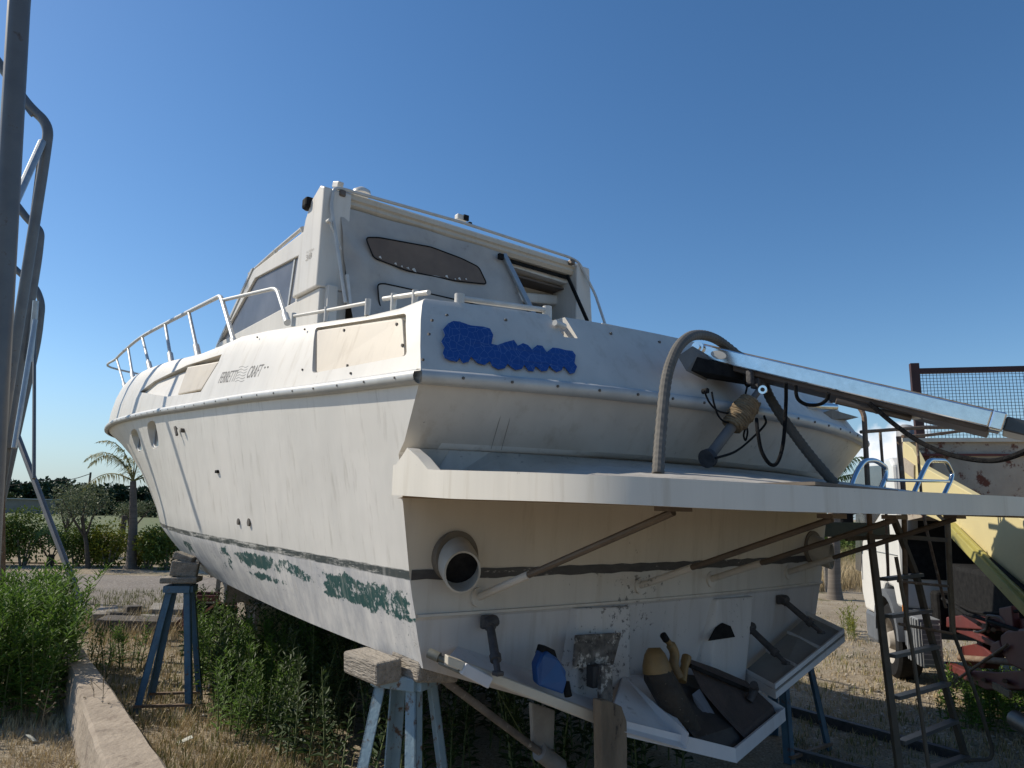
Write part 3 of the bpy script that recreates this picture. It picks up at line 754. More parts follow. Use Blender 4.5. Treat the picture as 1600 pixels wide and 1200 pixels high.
# exhausts
for (x, y) in ((703, 868), (1270, 850)):
    q = pb(x, y, .18); sx = -1 if q.x < 0 else 1
    q = Vector((sx*1.53, TB(sx*1.53, -.75, 1.8), -.752))
    ex = MB()
    d = Vector((.30*sx, -.9, -.42)).normalized()
    u = Vector((1, 0, 0)); w = d.cross(u).normalized(); u = w.cross(d)
    prof = [(-.08, .088), (.0, .090), (.03, .092), (.07, .093), (.11, .090), (.145, .085)]
    rows = []
    for t, r in prof: rows.append([q+d*(t-(t/.135)*.03*math.sin(2*math.pi*k/28))+(u*math.cos(2*math.pi*k/28)+w*math.sin(2*math.pi*k/28))*r for k in range(28)])
    for t, r in prof[::-1]: rows.append([q+d*(t-(t/.135)*.03*math.sin(2*math.pi*k/28))+(u*math.cos(2*math.pi*k/28)+w*math.sin(2*math.pi*k/28))*(r-.009) for k in range(28)])
    ex.quadgrid(rows, True)
    eo = ex.build('exhaust_pipe', mat('dirty_white_pipe', (.52, .49, .43), (.38, .35, .30), scale=5, rough=.6, c3=(.10, .09, .08), s3=9, t3=(.6, .72)), Y, smooth_=60, norm=False)
    MB().tube([q+Vector((0, .03, 0)), q-Vector((0, .022, 0))], 0.115, 32).build('stained_collar', mat('stain', (.14, .115, .09), (.20, .17, .13), scale=8, rough=.9), eo)
    MB().disc(q+d*.085, d, .083, .01, 24).build('dark_inside', DARK, eo)

# ---- dark waterline stripe across the transom, step line
for sgn in (0,):
    rows = []
    for k in range(49):
        a = -1.735+3.47*k/48; rows.append([(a, TB(a, -.85, 1.74)-.004, -.852+.004*math.sin(k*1.9)), (a, TB(a, -.82, 1.74)-.004, -.808+.003*math.sin(k*2.7))])
    STR = mat('transom_stripe', (.045, .04, .04), (.07, .065, .06), scale=12, rough=.6, c3=(.40, .36, .32), s3=11, t3=(.60, .66), stretch=(1, 1, 3))
    MB().quadgrid(rows).build('waterline_stripe', STR, Y, solid=.003)
# raised rudder pads on the lower transom (shallow trapezoids)
PADM = gelcoat('pad', (.60, .58, .56), (.53, .51, .50), (.06, .055, .06), gt=(.65, .68), gs=30)
for poly, th in ((((885, 950), (985, 945), (985, 1100), (880, 1100)), .05), (((1105, 935), (1180, 930), (1160, 1065), (1085, 1075)), .05)):
    P = [pb(x, y, .22) for x, y in poly]; f0 = [Vector((p.x, TB(p.x, -1.2)+.03, p.z)) for p in P]
    cx = sum(p.x for p in f0)/4; f1 = [Vector((cx+(p.x-cx)*.78, TB(p.x, -1.2)-th, p.z)) for p in f0]
    MB().prism(f0, f1).build('rudder_pad', PADM, Y, bev=.01)
# step lip just under the stripe
rows = []
for k in range(41):
    a = -1.70+3.40*k/40; y0 = TB(a, -1.0, 1.72)
    rows.append([(a, y0+.02, -.995), (a, y0-.012, -1.0), (a, y0-.012, -1.012), (a, y0+.02, -1.022)])
MB().quadgrid(rows).build('step_lip', G_TRAN, Y, smooth_=True)

# ---- trim tabs (white trays under the transom following the V bottom)
TABM = gelcoat('tab_white', (.62, .62, .63), (.54, .54, .56), (.2, .2, .2), gt=(.7, .78))
CRM = mat('cream_edge', (.60, .54, .44), (.52, .47, .38), scale=7, rough=.5)
def P_(x, y, b): return pb(x, y, b)
# port tab
A0, A1 = P_(700, 1040, .1), P_(955, 1140, -.05); B0, B1 = P_(715, 1010, .28), P_(950, 1085, .28)
tab = MB(); up4 = Vector((0, 0, .045))
tab.prism([A0, A1, A1+up4*1.1, A0+up4*.8], [p+Vector((0, .03, .008)) for p in (A0, A1, A1+up4*1.1, A0+up4*.8)])
po = tab.build('trim_tab', CRM, Y, bev=.004)
MB().prism([A0+Vector((0, .03, .01)), A1+Vector((0, .03, .01)), B1, B0], [p-Vector((0, 0, .012)) for p in (A0+Vector((0, .03, .01)), A1+Vector((0, .03, .01)), B1, B0)]).build('tab_plate', TABM, po)
# centre tray
q = [P_(972, 1053, .22), P_(950, 1140, -.1), P_(1150, 1188, -.25), P_(1227, 1122, -.1), P_(1130, 1062, .22)]
bx = MB(); bx.prism(q, [p-Vector((0, .0, .012)) for p in q]); ct = bx.build('trim_tab', TABM, Y, bev=.003)
lip = MB()
for i, j in ((1, 2), (2, 3), (3, 4)):
    hgt = Vector((0, 0, .055)); a, b = q[i], q[j]; inward = Vector((0, .012, 0)); lip.prism([a-Vector((0,.003,.012)), b-Vector((0,.003,.012)), b+hgt, a+hgt], [p+inward for p in (a-Vector((0,.003,.012)), b-Vector((0,.003,.012)), b+hgt, a+hgt)])
lip.build('tab_edge', TABM, ct)
# light plate between port tab and tray
w_ = [P_(975, 1056, .18), P_(948, 1136, -.12), P_(1073, 1172, -.22), P_(1077, 1146, -.22), P_(1012, 1062, .16)]
MB().prism(w_, [p+Vector((0, .012, 0)) for p in w_]).build('tab_side', TABM, ct, bev=.003)
LIN = mat('black_sheet', (.018, .018, .02), (.045, .042, .04), scale=7, rough=.6, bump=.5, bscale=8, c3=(.16, .15, .14), s3=22, t3=(.66, .70))
ql = [P_(1010, 1052, .17), P_(1130, 1064, .17), P_(1213, 1119, -.07), P_(1148, 1176, -.20), P_(1086, 1160, -.18)]
MB().prism([p+Vector((0, -.004, .006)) for p in ql], [p+Vector((0, 0, .016)) for p in ql]).build('tray_liner', LIN, ct)
jk = [P_(1084, 1095, .0), P_(1096, 1086, .0), P_(1140, 1160, -.12), P_(1126, 1164, -.13)]
MB().prism(jk, [p+Vector((0, .01, .03)) for p in jk]).build('loose_slat', mat('blue_grey_slat', (.16, .17, .20), (.11, .12, .14), scale=8, rough=.6), ct)
# starboard tray
q = [P_(1162, 1050, .22), P_(1212, 1078, -.08), P_(1320, 990, -.08), P_(1262, 962, .22)]
s1 = MB().prism(q, [p-Vector((0, 0, .012)) for p in q]).build('trim_tab', mat('tab_inside', (.30, .29, .27), (.24, .23, .22), scale=6, rough=.6), Y)
lip = MB()
for i, j in ((0, 1), (1, 2), (2, 3)):
    hgt = Vector((0, 0, .05)); a, b = q[i], q[j]; d_ = Vector((0, .014, 0)); lip.prism([a, b, b-hgt, a-hgt], [p+d_ for p in (a, b, b-hgt, a-hgt)])
    lip.prism([a+Vector((0,0,.003)), b+Vector((0,0,.003)), b+Vector((0, .0, .03)), a+Vector((0, 0, .03))], [p+d_ for p in (a+Vector((0,0,.003)), b+Vector((0,0,.003)), b+Vector((0, 0, .03)), a+Vector((0, 0, .03)))])
for t in (.33, .66): lip.bar(q[0].lerp(q[3], t)+Vector((0,0,.01)), q[1].lerp(q[2], t)+Vector((0,0,.01)), .012, .02)
lip.build('tab_edge', TABM, s1, bev=.002)
# rams
for (p, e, b1) in (((765, 972), (778, 1052), .02), ((1223, 937), (1283, 988), -.02), ((1170, 980), (1228, 1036), -.02)):
    a = P_(*p, .21); e_ = P_(*e, b1); d_ = (e_-a)
    r = MB().tube([a, a+d_*.12, a+d_*.13, a+d_*.66, a+d_*.67, a+d_*.76, a+d_*.77, a+d_], [.024, .026, .02, .021, .027, .026, .015, .014], 12).build('tab_ram', BLACKMET, Y, smooth_=40)
    m2 = MB(); m2.box(a+Vector((0, .012, 0)), (.075, .03, .06)); m2.disc(a-Vector((.0, .01, -.0)), (1, 0, .2), .026, .07, 12); m2.build('ram_bracket', BLACKMET, r, bev=.008); MB().box(e_, (.04, .04, .02)).build('ram_foot', BLACKMET, r, bev=.006)
# rudder plate, rudder head and shaft bracket
q = [P_(897, 992, .14), P_(968, 988, .14), P_(955, 1038, .14), P_(893, 1044, .14)]
MARB = mat('corroded_plate', (.20, .18, .16), (.05, .045, .04), scale=22, rough=.8, c3=(.50, .46, .41), s3=20, t3=(.52, .58), bump=.6)
rp_ = MB().prism(q, [p-Vector((0, .018, 0)) for p in q]).build('rudder_bearing_plate', MARB, Y, bev=.006)
sm = MB()
for u in (.08, .5, .92):
    for v in (.1, .9): p = q[0].lerp(q[1], u).lerp(q[3].lerp(q[2], u), v); sm.disc(p-Vector((0, .02, 0)), (0, 1, 0), .005, .008, 8)
sm.build('bolt', SCREW, rp_)
MB().box(P_(930, 1056, .10), (.075, .05, .10)).build('rudder_head', mat('black_block', (.03, .03, .03), (.055, .05, .05), scale=12, rough=.8), rp_, bev=.004)
e = [P_(940, 1040, .06), P_(957, 1040, .06), P_(958, 1100, .03), P_(940, 1100, .03)]
MB().prism(e, [p+Vector((0, .03, 0)) for p in e]).build('rudder_stock', MARB, rp_, bev=.003)
q = [P_(1106, 1001, .165), P_(1147, 995, .165), P_(1140, 978, .165), P_(1128, 973, .165), P_(1118, 980, .165)]
MB().prism(q, [p-Vector((0, .008, 0)) for p in q]).build('shaft_opening', DARK, Y)
# propeller shaft + bracket
s0, s1_ = P_(668, 1020, .3), P_(850, 1180, .45)
s0 = P_(690, 1060, .42)
sh = MB().tube([s0+(s0-s1_)*.02, s1_+(s1_-s0)*.05], .019, 12).build('propeller_shaft', mat('old_shaft', (.17, .15, .135), (.09, .08, .07), scale=14, rough=.7, c3=(.35, .32, .28), s3=30, t3=(.58, .64)), Y, smooth_=True)
q = [P_(831, 1098, .42), P_(868, 1110, .42), P_(866, 1172, .45), P_(834, 1165, .45)]
MB().prism(q, [p+Vector((0, .03, 0)) for p in q]).build('shaft_bracket', mat('bracket', (.34, .33, .31), (.22, .21, .20), scale=8, rough=.7), sh, bev=.008)
d_ = (s1_-s0).normalized(); MB().tube([s1_-d_*.04, s1_+d_*.14], .044, 16).build('shaft_bearing', mat('bearing', (.30, .29, .28), (.2, .19, .18), scale=12, rough=.6), sh, smooth_=40)
# hinge fitting at the port corner
h0 = P_(670, 1020, .24); h1 = P_(725, 1045, .1)
hm = MB().tube([h0, h0.lerp(h1, .3)], .022, 10); hm.tube([h0.lerp(h1, .3), h1], .013, 8); hm.tube([h0.lerp(h1, .3)-Vector((0,0,.02)), h1-Vector((0,0,.02))], .009, 8)
hm.build('hydraulic_fitting', mat('old_brass', (.20, .20, .17), (.12, .12, .10), scale=20, rough=.6, metal=.3), Y, smooth_=40)
cyl0, cyl1 = P_(722, 1043, .1), P_(765, 1066, .06)
MB().bar(cyl0, cyl1, .05, .05).build('ram_cover', TABM, Y, bev=.006)

# ---- rails at the bow
def deckpt(b, off=.05): return Vector((-(lerp(b, hb_rail)-inset(b)*1.12-off+.02), b, lerp(b, c_gun)))
br = MB(); topl = []
base = [(311, 552), (269, 565), (236, 580), (209, 594), (191, 607)]
tops = [(345, 462), (295, 487), (258, 506), (222, 526), (200, 543), (182, 560), (172, 575)]
def on_gun(x, y, c_off=0):
    # where a bearing meets the deck-edge curve (match in x)
    best = None
    for k in range(400):
        b = 1.5+k*.022; p = deckpt(b); xx, yy = pr(W(*p)); d = abs(xx-x)
        if best is None or d < best[0]: best = (d, p, b)
    return best[1], best[2]
R0 = empty('bow_rail', (0, 0, 0)); R0.parent = Y
sb = [on_gun(x, y) for x, y in [(367, 528)]+base]
tl_ = [(345, 462), (295, 487), (258, 506), (222, 526), (200, 543), (182, 560)]
tops3 = []
for (p, b), (x, y) in zip(sb, tl_):
    q = pa(x, y, p.x+.02); tops3.append(q)
print('RAIL', [tuple(round(v, 2) for v in q) for q in tops3], [tuple(round(v, 2) for v in p) for p, b in sb])
last = tops3[-1]
qn = pa(173, 574, last.x*.72)
nose = [qn, Vector((0, qn.y+.35, qn.z-.03)), Vector((-qn.x, qn.y, qn.z))]
hoop2 = [Vector((-p.x, p.y, p.z)) for p in tops3[::-1]]
path = curve(tops3+nose+hoop2, 5)
b0_ = sb[0][0]
start = rnd([b0_-Vector((0, 0, .02)), tops3[0], path[4]], .08)
MB().tube(start+path[5:], .0195, 10).build('rail_tube', RAILM, R0, smooth_=True)
for i, ((p, b), t) in enumerate(zip(sb, tops3)):
    for sd in (-1, 1):
        lo_ = Vector((sd*abs(p.x), p.y, p.z-.03)); tt_ = Vector((sd*abs(t.x), t.y, t.z))
        if i == 0 and sd == -1: tt_ = lo_.lerp(tt_, .3)
        MB().tube([lo_, lo_.lerp(tt_, .24), lo_.lerp(tt_, .245), tt_], [.030, .029, .017, .017], 10).build('stanchion', RAILM, R0, smooth_=40)
# second lower hoop (side gate rail) port and starboard
for sd in (-1, 1):
    pE, pF = pa(432, 450, -1.62), pa(448, 500, -1.66); t0 = tops3[0]
    g = [Vector((sd*abs(t0.x), t0.y-.02, t0.z-.05)), Vector((sd*1.62, pE.y, pE.z)), Vector((sd*1.66, pF.y, pF.z))]
    go = MB().tube(rnd(g, .09), .0155, 10).build('gate_rail', RAILM, R0, smooth_=True)
    f2 = g[2]+(g[2]-g[1]).normalized()*.04
    MB().tube([g[2]-(g[2]-g[1]).normalized()*.08, f2], .026, 12).build('stanchion_foot', RAILM, go, smooth_=40)

# ---- low rails along the port side deck and the transom
WR = mat('white_rail', (.62, .60, .55), (.50, .48, .44), scale=14, rough=.4)
for sd in (-1, 1):
    sr_ = empty('side_deck_rail'); sr_.parent = Y
    pts = [pa(x, y, -1.76) for x, y in ((459, 494), (511, 485), (575, 473))]; pts = [Vector((sd*1.76, p.y, p.z)) for p in pts]
    MB().tube(pts, .011, 8).build('rail_tube', WR, sr_, smooth_=True)
    pts2 = [pa(x, y, -1.72) for x, y in ((600, 467), (640, 461), (670, 457))]; pts2 = [Vector((sd*1.72, p.y, p.z)) for p in pts2]
    MB().tube(pts2, .013, 8).build('rail_tube', WR, sr_, smooth_=True)
    for p in (pts[0], pts[1], pts[2], pts2[0].lerp(pts2[1], .4), pts2[1].lerp(pts2[2], .3)):
        MB().tube([p+Vector((0, 0, .02)), p-Vector((0, 0, .07))], .016, 10).build('post', WR, sr_, smooth_=40)
TRr = empty('transom_rail'); TRr.parent = Y
p0, p1 = pb(718, 466, .2), pb(855, 485, .14); MB().tube([p0, p1], .014, 10).build('rail_tube', WR, TRr, smooth_=True)
for p in (p0, p1): MB().tube([p+Vector((0, 0, .02)), p-Vector((0, 0, .06))], .024, 12).build('post', WR, TRr, smooth_=40)
q = pb(874, 506, -.02); MB().tube([q-Vector((.03, 0, 0)), q+Vector((.05, .02, 0))], .015, 12).build('cleat', WR, Y, smooth_=40)
q = [pb(940, 508, -.0), pb(1052, 530, -.05)]; MB().bar(q[0]+Vector((0, .05, .0)), q[1]+Vector((.1, .05, 0)), .12, .022).build('coaming_lid', WR, Y, bev=.004)
# starboard corner cleat
c1 = pb(1258, 634, -.24); c2 = pb(1305, 636, -.24)
MB().tube([c1, c2], .022, 12).build('corner_cleat', CHROME, Y, smooth_=40)
w_ = [pb(1270, 650, -.2), pb(1300, 640, -.2), pb(1342, 652, -.1), pb(1300, 655, -.2)]
MB().prism(w_, [p+Vector((0, .1, -.015)) for p in w_]).build('cleat_base', BRONZE, Y)

# ---- cabin
HB = 1.36
# deckhouse lower walls from side deck to window sill
def wallpoly(pts, a_out, a_in, name, m, par=Y, bev=.006):
    for sd in (-1, 1):
        o = MB().prism([(sd*a_out, b, c) for b, c in pts], [(sd*a_in, b, c) for b, c in pts]).build(name, m, par, bev=bev)
wallpoly([(2.30, .55), (5.55, .75), (5.20, 1.10), (5.05, 1.13), (2.9, 1.10), (2.32, 1.09)], 1.36, 1.28, 'cabin_side', G_WHITE)
wallpoly([(2.88, 1.10), (2.99, 1.10), (2.95, 1.50), (4.08, 1.585), (5.10, 1.12), (5.2, 1.12), (4.30, 1.68), (2.86, 1.69)], 1.355, 1.30, 'window_frame', G_WHITE)
wallpoly([(2.93, 1.11), (2.90, 1.50), (4.10, 1.60), (5.12, 1.13)], 1.335, 1.32, 'side_window', HAZE_GLASS, bev=0)
wallpoly([(3.17, 1.10), (3.20, 1.10), (3.12, 1.53), (3.09, 1.53)], 1.343, 1.33, 'window_divider', ALU, bev=0)
wallpoly([(5.10, 1.10), (5.16, 1.10), (4.20, 1.70), (4.14, 1.70)], 1.365, 1.30, 'windscreen_post', ALU, bev=0)
# windscreen
MB().prism([(-1.3, 5.12, 1.10), (1.3, 5.12, 1.10), (1.3, 4.18, 1.70), (-1.3, 4.18, 1.70)], [(-1.3, 5.15, 1.12), (1.3, 5.15, 1.12), (1.3, 4.21, 1.72), (-1.3, 4.21, 1.72)]).build('windscreen', GLASS, Y)
# coachroof forward of the windscreen
rows = []
for b, h, z in ((5.0, 1.3, 1.10), (5.6, 1.2, 1.03), (6.5, 1.05, 1.12), (7.5, .9, 1.10), (8.4, .6, 1.05), (8.8, .3, 1.0)):
    rows.append([(-h-.1, b, .82+.02*b*.5), (-h, b, z-.03), (-h*.5, b, z+.03), (0, b, z+.05), (h*.5, b, z+.03), (h, b, z-.03), (h+.1, b, .82+.02*b*.5)])
MB().quadgrid(rows).build('coachroof', G_WHITE, Y, smooth_=50)
# hardtop roof slab, fascia
SHp = [(-1.32, 1.72), (-1.30, 1.80), (-1.2, 1.86), (-.6, 1.90), (0, 1.91), (.6, 1.90), (1.2, 1.86), (1.30, 1.80), (1.32, 1.72), (1.2, 1.70), (0, 1.72), (-1.2, 1.70)]
rows = []
for b, dz, sc_ in ((2.50, 0, .97), (2.72, -.02, .97), (2.80, -.12, 1.0), (4.0, -.125, .99), (4.30, -.14, .97), (4.42, -.16, .94)): rows.append([(a*sc_, b, c+dz) for a, c in SHp])
r_ = MB().quadgrid(rows, True); r_.f.append(tuple(range(12))); r_.f.append(tuple(range(48, 60))[::-1])
r_.build('hardtop', G_WHITE, Y, smooth_=40)
sxf = []
for dz, dy, in ((0, 0),): pass
fa = MB()
def fas(xl, yl, xr, yr, b, th, h0):
    l_, rr_ = pb(xl, yl, b), pb(xr, yr, b); c = (l_.z+rr_.z)/2; return l_, rr_
FL, FR = pb(530, 300, 2.42), pb(897, 412, 2.42); FL2, FR2 = pb(528, 320, 2.42), pb(893, 430, 2.42)
ct_, cb_ = (FL.z+FR.z)/2, (FL2.z+FR2.z)/2; print('fascia', FL, FR, FL2, FR2)
pr_ = [(0, ct_), (-.035, ct_-.01), (-.04, ct_-.045), (-.02, ct_-.055), (-.03, cb_+.03), (-.012, cb_+.012), (0, cb_), (.05, cb_)]
rows = [[(a, 2.43+y, z) for y, z in pr_] for a in [-1.29+2.58*k/20 for k in range(21)]]
fo = fa.quadgrid(rows).build('roof_fascia', CREAM, Y, smooth_=30)
MB().box((0, 2.55, ct_-.005), (2.6, .3, .02)).build('roof_lip', WR, Y)
# roof handrails along the side edges
for sd in (-1, 1):
    rh = empty('roof_handrail'); rh.parent = Y
    p0, p1, p2 = [pa(x, y, -1.34) for x, y in ((472, 357), (430, 392), (390, 428))]
    P3 = [Vector((sd*1.34, p.y, p.z)) for p in (p0, p1, p2)]
    MB().tube(P3, .016, 10).build('rail_tube', WR, rh, smooth_=True)
    for p in P3: MB().tube([p+Vector((0, 0, .01)), p+Vector((-sd*.03, -.02, -.085))], .02, 10).build('bracket', WR, rh, smooth_=40)
# radar-arch wings
wing = [(2.36, 1.86), (2.44, 1.90), (2.60, 1.83), (2.70, 1.70), (2.80, 1.40), (2.86, 1.09), (2.375, 1.075)]
for sd in (-1, 1):
    wo_ = MB().prism([(sd*(1.43 if sd < 0 else 1.37+(1.88-c)*.09), b, c) for b, c in wing], [(sd*1.20, b, c) for b, c in wing]).build('arch_wing', G_WHITE, Y, bev=.012)
    MB().prism([(sd*1.40, b, c) for b, c in ((2.38, .52), (2.38, 1.072), (2.84, 1.085), (2.92, .60))], [(sd*1.18, b, c) for b, c in ((2.38, .52), (2.38, 1.072), (2.84, 1.085), (2.92, .60))]).build('wing_base', G_WHITE, Y, bev=.008)
q = pa(485, 410, -1.436)
text('38', 'lettering', pa(477, 408, -1.434), pa(486, 402, -1.434), .045, -1.434, INK2, 0)
text('ALTURA', 'lettering', pa(478, 396, -1.434), pa(490, 390, -1.434), .016, -1.434, INK2, .2)
# canopy frame of bent tube
q1 = pb(522, 296, 2.36); 
for_l = [pb(540, 473, 2.2), pb(517, 320, 2.34), pb(522, 294, 2.36), pb(535, 295, 2.38), pb(720, 347, 2.38), pb(890, 402, 2.38), pb(905, 410, 2.36), pb(930, 460, 2.3), pb(946, 508, 2.15)]
MB().tube(rnd(for_l, .06), .0135, 10).build('canopy_frame', RAILM, Y, smooth_=True)
for x, y in ((534, 303), (893, 410)): 
    p = pb(x, y, 2.37); MB().box(p, (.05, .06, .05)).build('frame_clamp', BRONZE, Y, bev=.01)
p = pb(514, 345, 2.3); p2 = pb(533, 390, 2.3); mbt = MB().tube([p, p2], .008, 8); mbt.disc(p, (0, 1, 0), .016, .05, 12); mbt.build('fishing_rod_holder', WR, Y)
p = pb(540, 460, 2.2); MB().bar(pb(541, 430, 2.22), pb(546, 476, 2.2), .045, .02).build('frame_foot', RAILM, Y)
# canvas panel with windows
cvp = [(528, 322), (785, 394), (832, 480), (545, 480)]
cb = [pb(x, y, 2.40) for x, y in cvp]
cb[2] = pb(842, 498, 2.25); cb[3] = Vector((-1.18, 2.25, .85)); cb[2].z = .95
rows = []
NU, NV = 56, 30
for i in range(NU+1):
    u = i/NU; row = []
    for j in range(NV+1):
        v = j/NV; p = cb[0].lerp(cb[1], u).lerp(cb[3].lerp(cb[2], u), v)
        w = .010*math.sin(u*38+math.sin(v*9)*1.8)*(1-abs(2*v-1))**.6*max(0, 1-u*3.2)*1.6 + .012*math.sin(v*6+u*4) + .008*math.sin(u*17+v*13) + .02*math.sin(math.pi*v)*math.sin(math.pi*u)
        p = p+Vector((0, -w, 0)); row.append(p)
    rows.append(row)
cv = MB().quadgrid(rows).build('canvas_screen', CANVAS, Y, smooth_=180, norm=False)
def film(poly, name, b, m, trim=.006):
    P = []
    for x, y in poly:
        P.append(pb(x, y, b))
    P = rnd([P[0].lerp(P[-1], .5)]+P+[P[0].lerp(P[-1], .5)], .035, 4)[:-1]
    o = MB().prism(P, [p+Vector((0, .006, 0)) for p in P]).build(name, m, cv)
    MB().tube(P+P[:1], trim, 6, caps=False).build('window_trim', DARK, cv, smooth_=True)
film([(571, 371), (592, 371), (674, 386), (722, 404), (748, 417), (761, 444), (712, 439), (636, 423), (584, 403)], 'clear_window', 2.315, FILM)
film([(590, 444), (600, 443), (642, 452), (720, 470), (800, 490), (790, 530), (600, 500), (592, 470)], 'clear_window', 2.27, CANVAS, .006)
# ragged white residue along the lower edge of the torn film
rg = MB(); random.seed(3); rg_r = random.Random(5)
for k in range(13):
    t = rg_r.random(); x = 590+t*60 if k < 9 else 690+t*40; y = 403+ (t*37 if t < .35 else 13+(t-.35)*36+0)
    y = lerp(x, [(584, 402), (636, 422), (712, 438), (740, 441)]); p = pb(x+random.uniform(-2, 2), y-random.uniform(1, 3.5), 2.308); s = random.uniform(.008, .02)
    rg.prism([p, p+Vector((s*1.6, 0, -.3*s)), p+Vector((s, 0, s)), p+Vector((.2*s, 0, s*.6))], [q+Vector((0, .002, 0)) for q in (p, p+Vector((s*1.6, 0, -.3*s)), p+Vector((s, 0, s)), p+Vector((.2*s, 0, s*.6)))])
rg.build('torn_residue', WR, cv)
# opening frame at starboard half
MB().bar(pb(787, 397, 2.38), pb(838, 500, 2.2), .05, .03, (0, 1, 0)).build('door_post', GALV, Y, bev=.004)
MB().bar(pb(779, 400, 2.36), pb(786, 402, 2.36), .03, .05).build('post_clip', DARK, Y)
MB().bar(pb(886, 430, 2.38), pb(918, 502, 2.25), .02, .03, (0, 1, 0)).build('door_seal', DARK, Y)
# interior seen through the opening
INT = mat('cabin_lining', (.30, .25, .20), (.24, .20, .16), scale=4, rough=.8)
MB().box((0, 3.5, 1.66), (2.5, 1.9, .02)).build('headlining', mat('dark_lining', (.10, .075, .06), (.14, .11, .085), scale=4, rough=.8), Y)
MB().box((0, 4.35, 1.25), (2.5, .04, .9)).build('cabin_bulkhead', INT, Y)
MB().box((.85, 3.0, 1.52), (.75, .7, .10), Matrix.Rotation(R(-8), 3, 'Y')).build('overhead_locker', G_WHITE, Y, bev=.02)
MB().box((.95, 2.9, 1.15), (.5, .5, .16), Matrix.Rotation(R(12), 3, 'Y')).build('helm_seat', INT, Y, bev=.04)
MB().box((0, 3.3, .78), (2.4, 2, .03)).build('cabin_sole', INT, Y)
# dark strip under fascia, painted shade of the gap
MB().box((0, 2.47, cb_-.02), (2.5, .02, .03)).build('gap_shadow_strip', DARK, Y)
# roof gear
q = pa(484, 319, -1.42); sl = MB().box(q, (.10, .10, .09)).build('search_light', DARK, Y, bev=.02); MB().disc(q+Vector((0, .055, 0)), (0, 1, 0), .04, .01, 16).build('lens', GLASS, sl); MB().tube([q+Vector((.02, 0, -.04)), q+Vector((.05, 0, -.10))], .01, 8).build('bracket', WR, sl)
q = pb(720, 341, 2.5); hn = MB().box(q, (.10, .06, .055)).build('deck_light', WR, Y, bev=.01); MB().box(q+Vector((.035, -.032, .003)), (.05, .02, .05)).build('lamp_face', DARK, hn)
q = pb(734, 350, 2.5); MB().box(q, (.03, .03, .03)).build('deck_light_foot', DARK, hn)
q = pb(528, 289, 2.5); MB().box(q, (.05, .12, .05), Matrix.Rotation(R(20), 3, 'X')).build('aerial_base', WR, Y, bev=.008)
q = pb(565, 299, 2.7); MB().tube([q-Vector((0,0,.03)), q, q+Vector((0, 0, .03))], [.08, .075, .03], 16).build('dome_vent', WR, Y, smooth_=50)

# ---- gangway (passerelle) hinged at the transom, sloping aft
G0, G1 = pb(1092, 548, -.25), pb(1548, 655, -1.43)
gax = (G1-G0).normalized(); gside = Vector((gax.y, -gax.x, 0)).normalized()*-1   # starboard side of gangway
if gside.x < 0: gside = -gside
gup = gax.cross(gside); 
if gup.z < 0: gup = -gup
GW = empty('gangway'); GW.parent = Y
def gbeam(p, q, h, w, m, name, bev=.006): return MB().bar(p, q, w, h, gup).build(name, m, GW, bev=bev)
gbeam(G0, G1, .072, .03, POLISH, 'side_beam'); gbeam(G0+gside*.30, G1+gside*.30, .072, .03, POLISH, 'side_beam')
gbeam(G0+gside*.15+gup*.035, G1+gside*.15+gup*.035, .02, .27, mat('teak_grid', (.20, .17, .13), (.12, .10, .08), scale=14, rough=.9), 'walking_deck')
gbeam(G0+gside*.15-gup*.045-gax*.0, G1+gside*.15-gup*.04, .03, .27, mat('gangway_bottom', (.07, .055, .045), (.12, .09, .07), scale=10, rough=.6), 'under_channel')
gbeam(G1+gax*.0, G1+gax*.05, .078, .036, POLISH, 'end_collar')
gbeam(G1+gside*.15+gax*.05, G1+gside*.15+gax*.55, .062, .26, mat('dark_slide', (.06, .065, .07), (.10, .105, .11), scale=8, rough=.35, metal=.5), 'sliding_section')
sm = MB(); sm.disc(G0-gside*.02+gax*.0+gup*.012, gside, .032, .03, 20); sm.disc(G0-gside*.04+gup*.012, gside, .017, .02, 12); sm.build('hinge_pin', POLISH, GW, smooth_=40)
sm = MB().box(G0+gax*.10-gside*.017+gup*.0, (.002, .085, .042)); 
MBp = MB(); pl = G0+gax*.115-gside*.0175; rws = []
for rr_ in (0, 1):
    rws.append([pl-gside*.002*(rr_)+gax*.042*math.cos(2*math.pi*k/20)+gup*.021*math.sin(2*math.pi*k/20) for k in range(20)])
MBp.prism(rws[0], rws[1]); MBp.build('maker_plate', ALU, GW)
hp = [pb(1062, 575, -.35), pb(1090, 578, -.35), pb(1086, 548, -.33), pb(1103, 560, -.33)]
GREYP = mat('grey_plate', (.10, .10, .105), (.15, .145, .14), scale=8, rough=.6)
w_ = [pb(1058, 556, -.38), pb(1082, 540, -.36), pb(1092, 552, -.36), pb(1072, 580, -.38)]
MB().prism(w_, [p+gside*.3 for p in w_]).build('hinge_bracket', GREYP, GW, bev=.005)
w_ = [pb(1074, 578, -.36), pb(1088, 557, -.36), pb(1160, 575, -.42), pb(1158, 592, -.42)]
MB().prism(w_, [p+gside*.25 for p in w_]).build('hinge_box', DARK, GW, bev=.004)
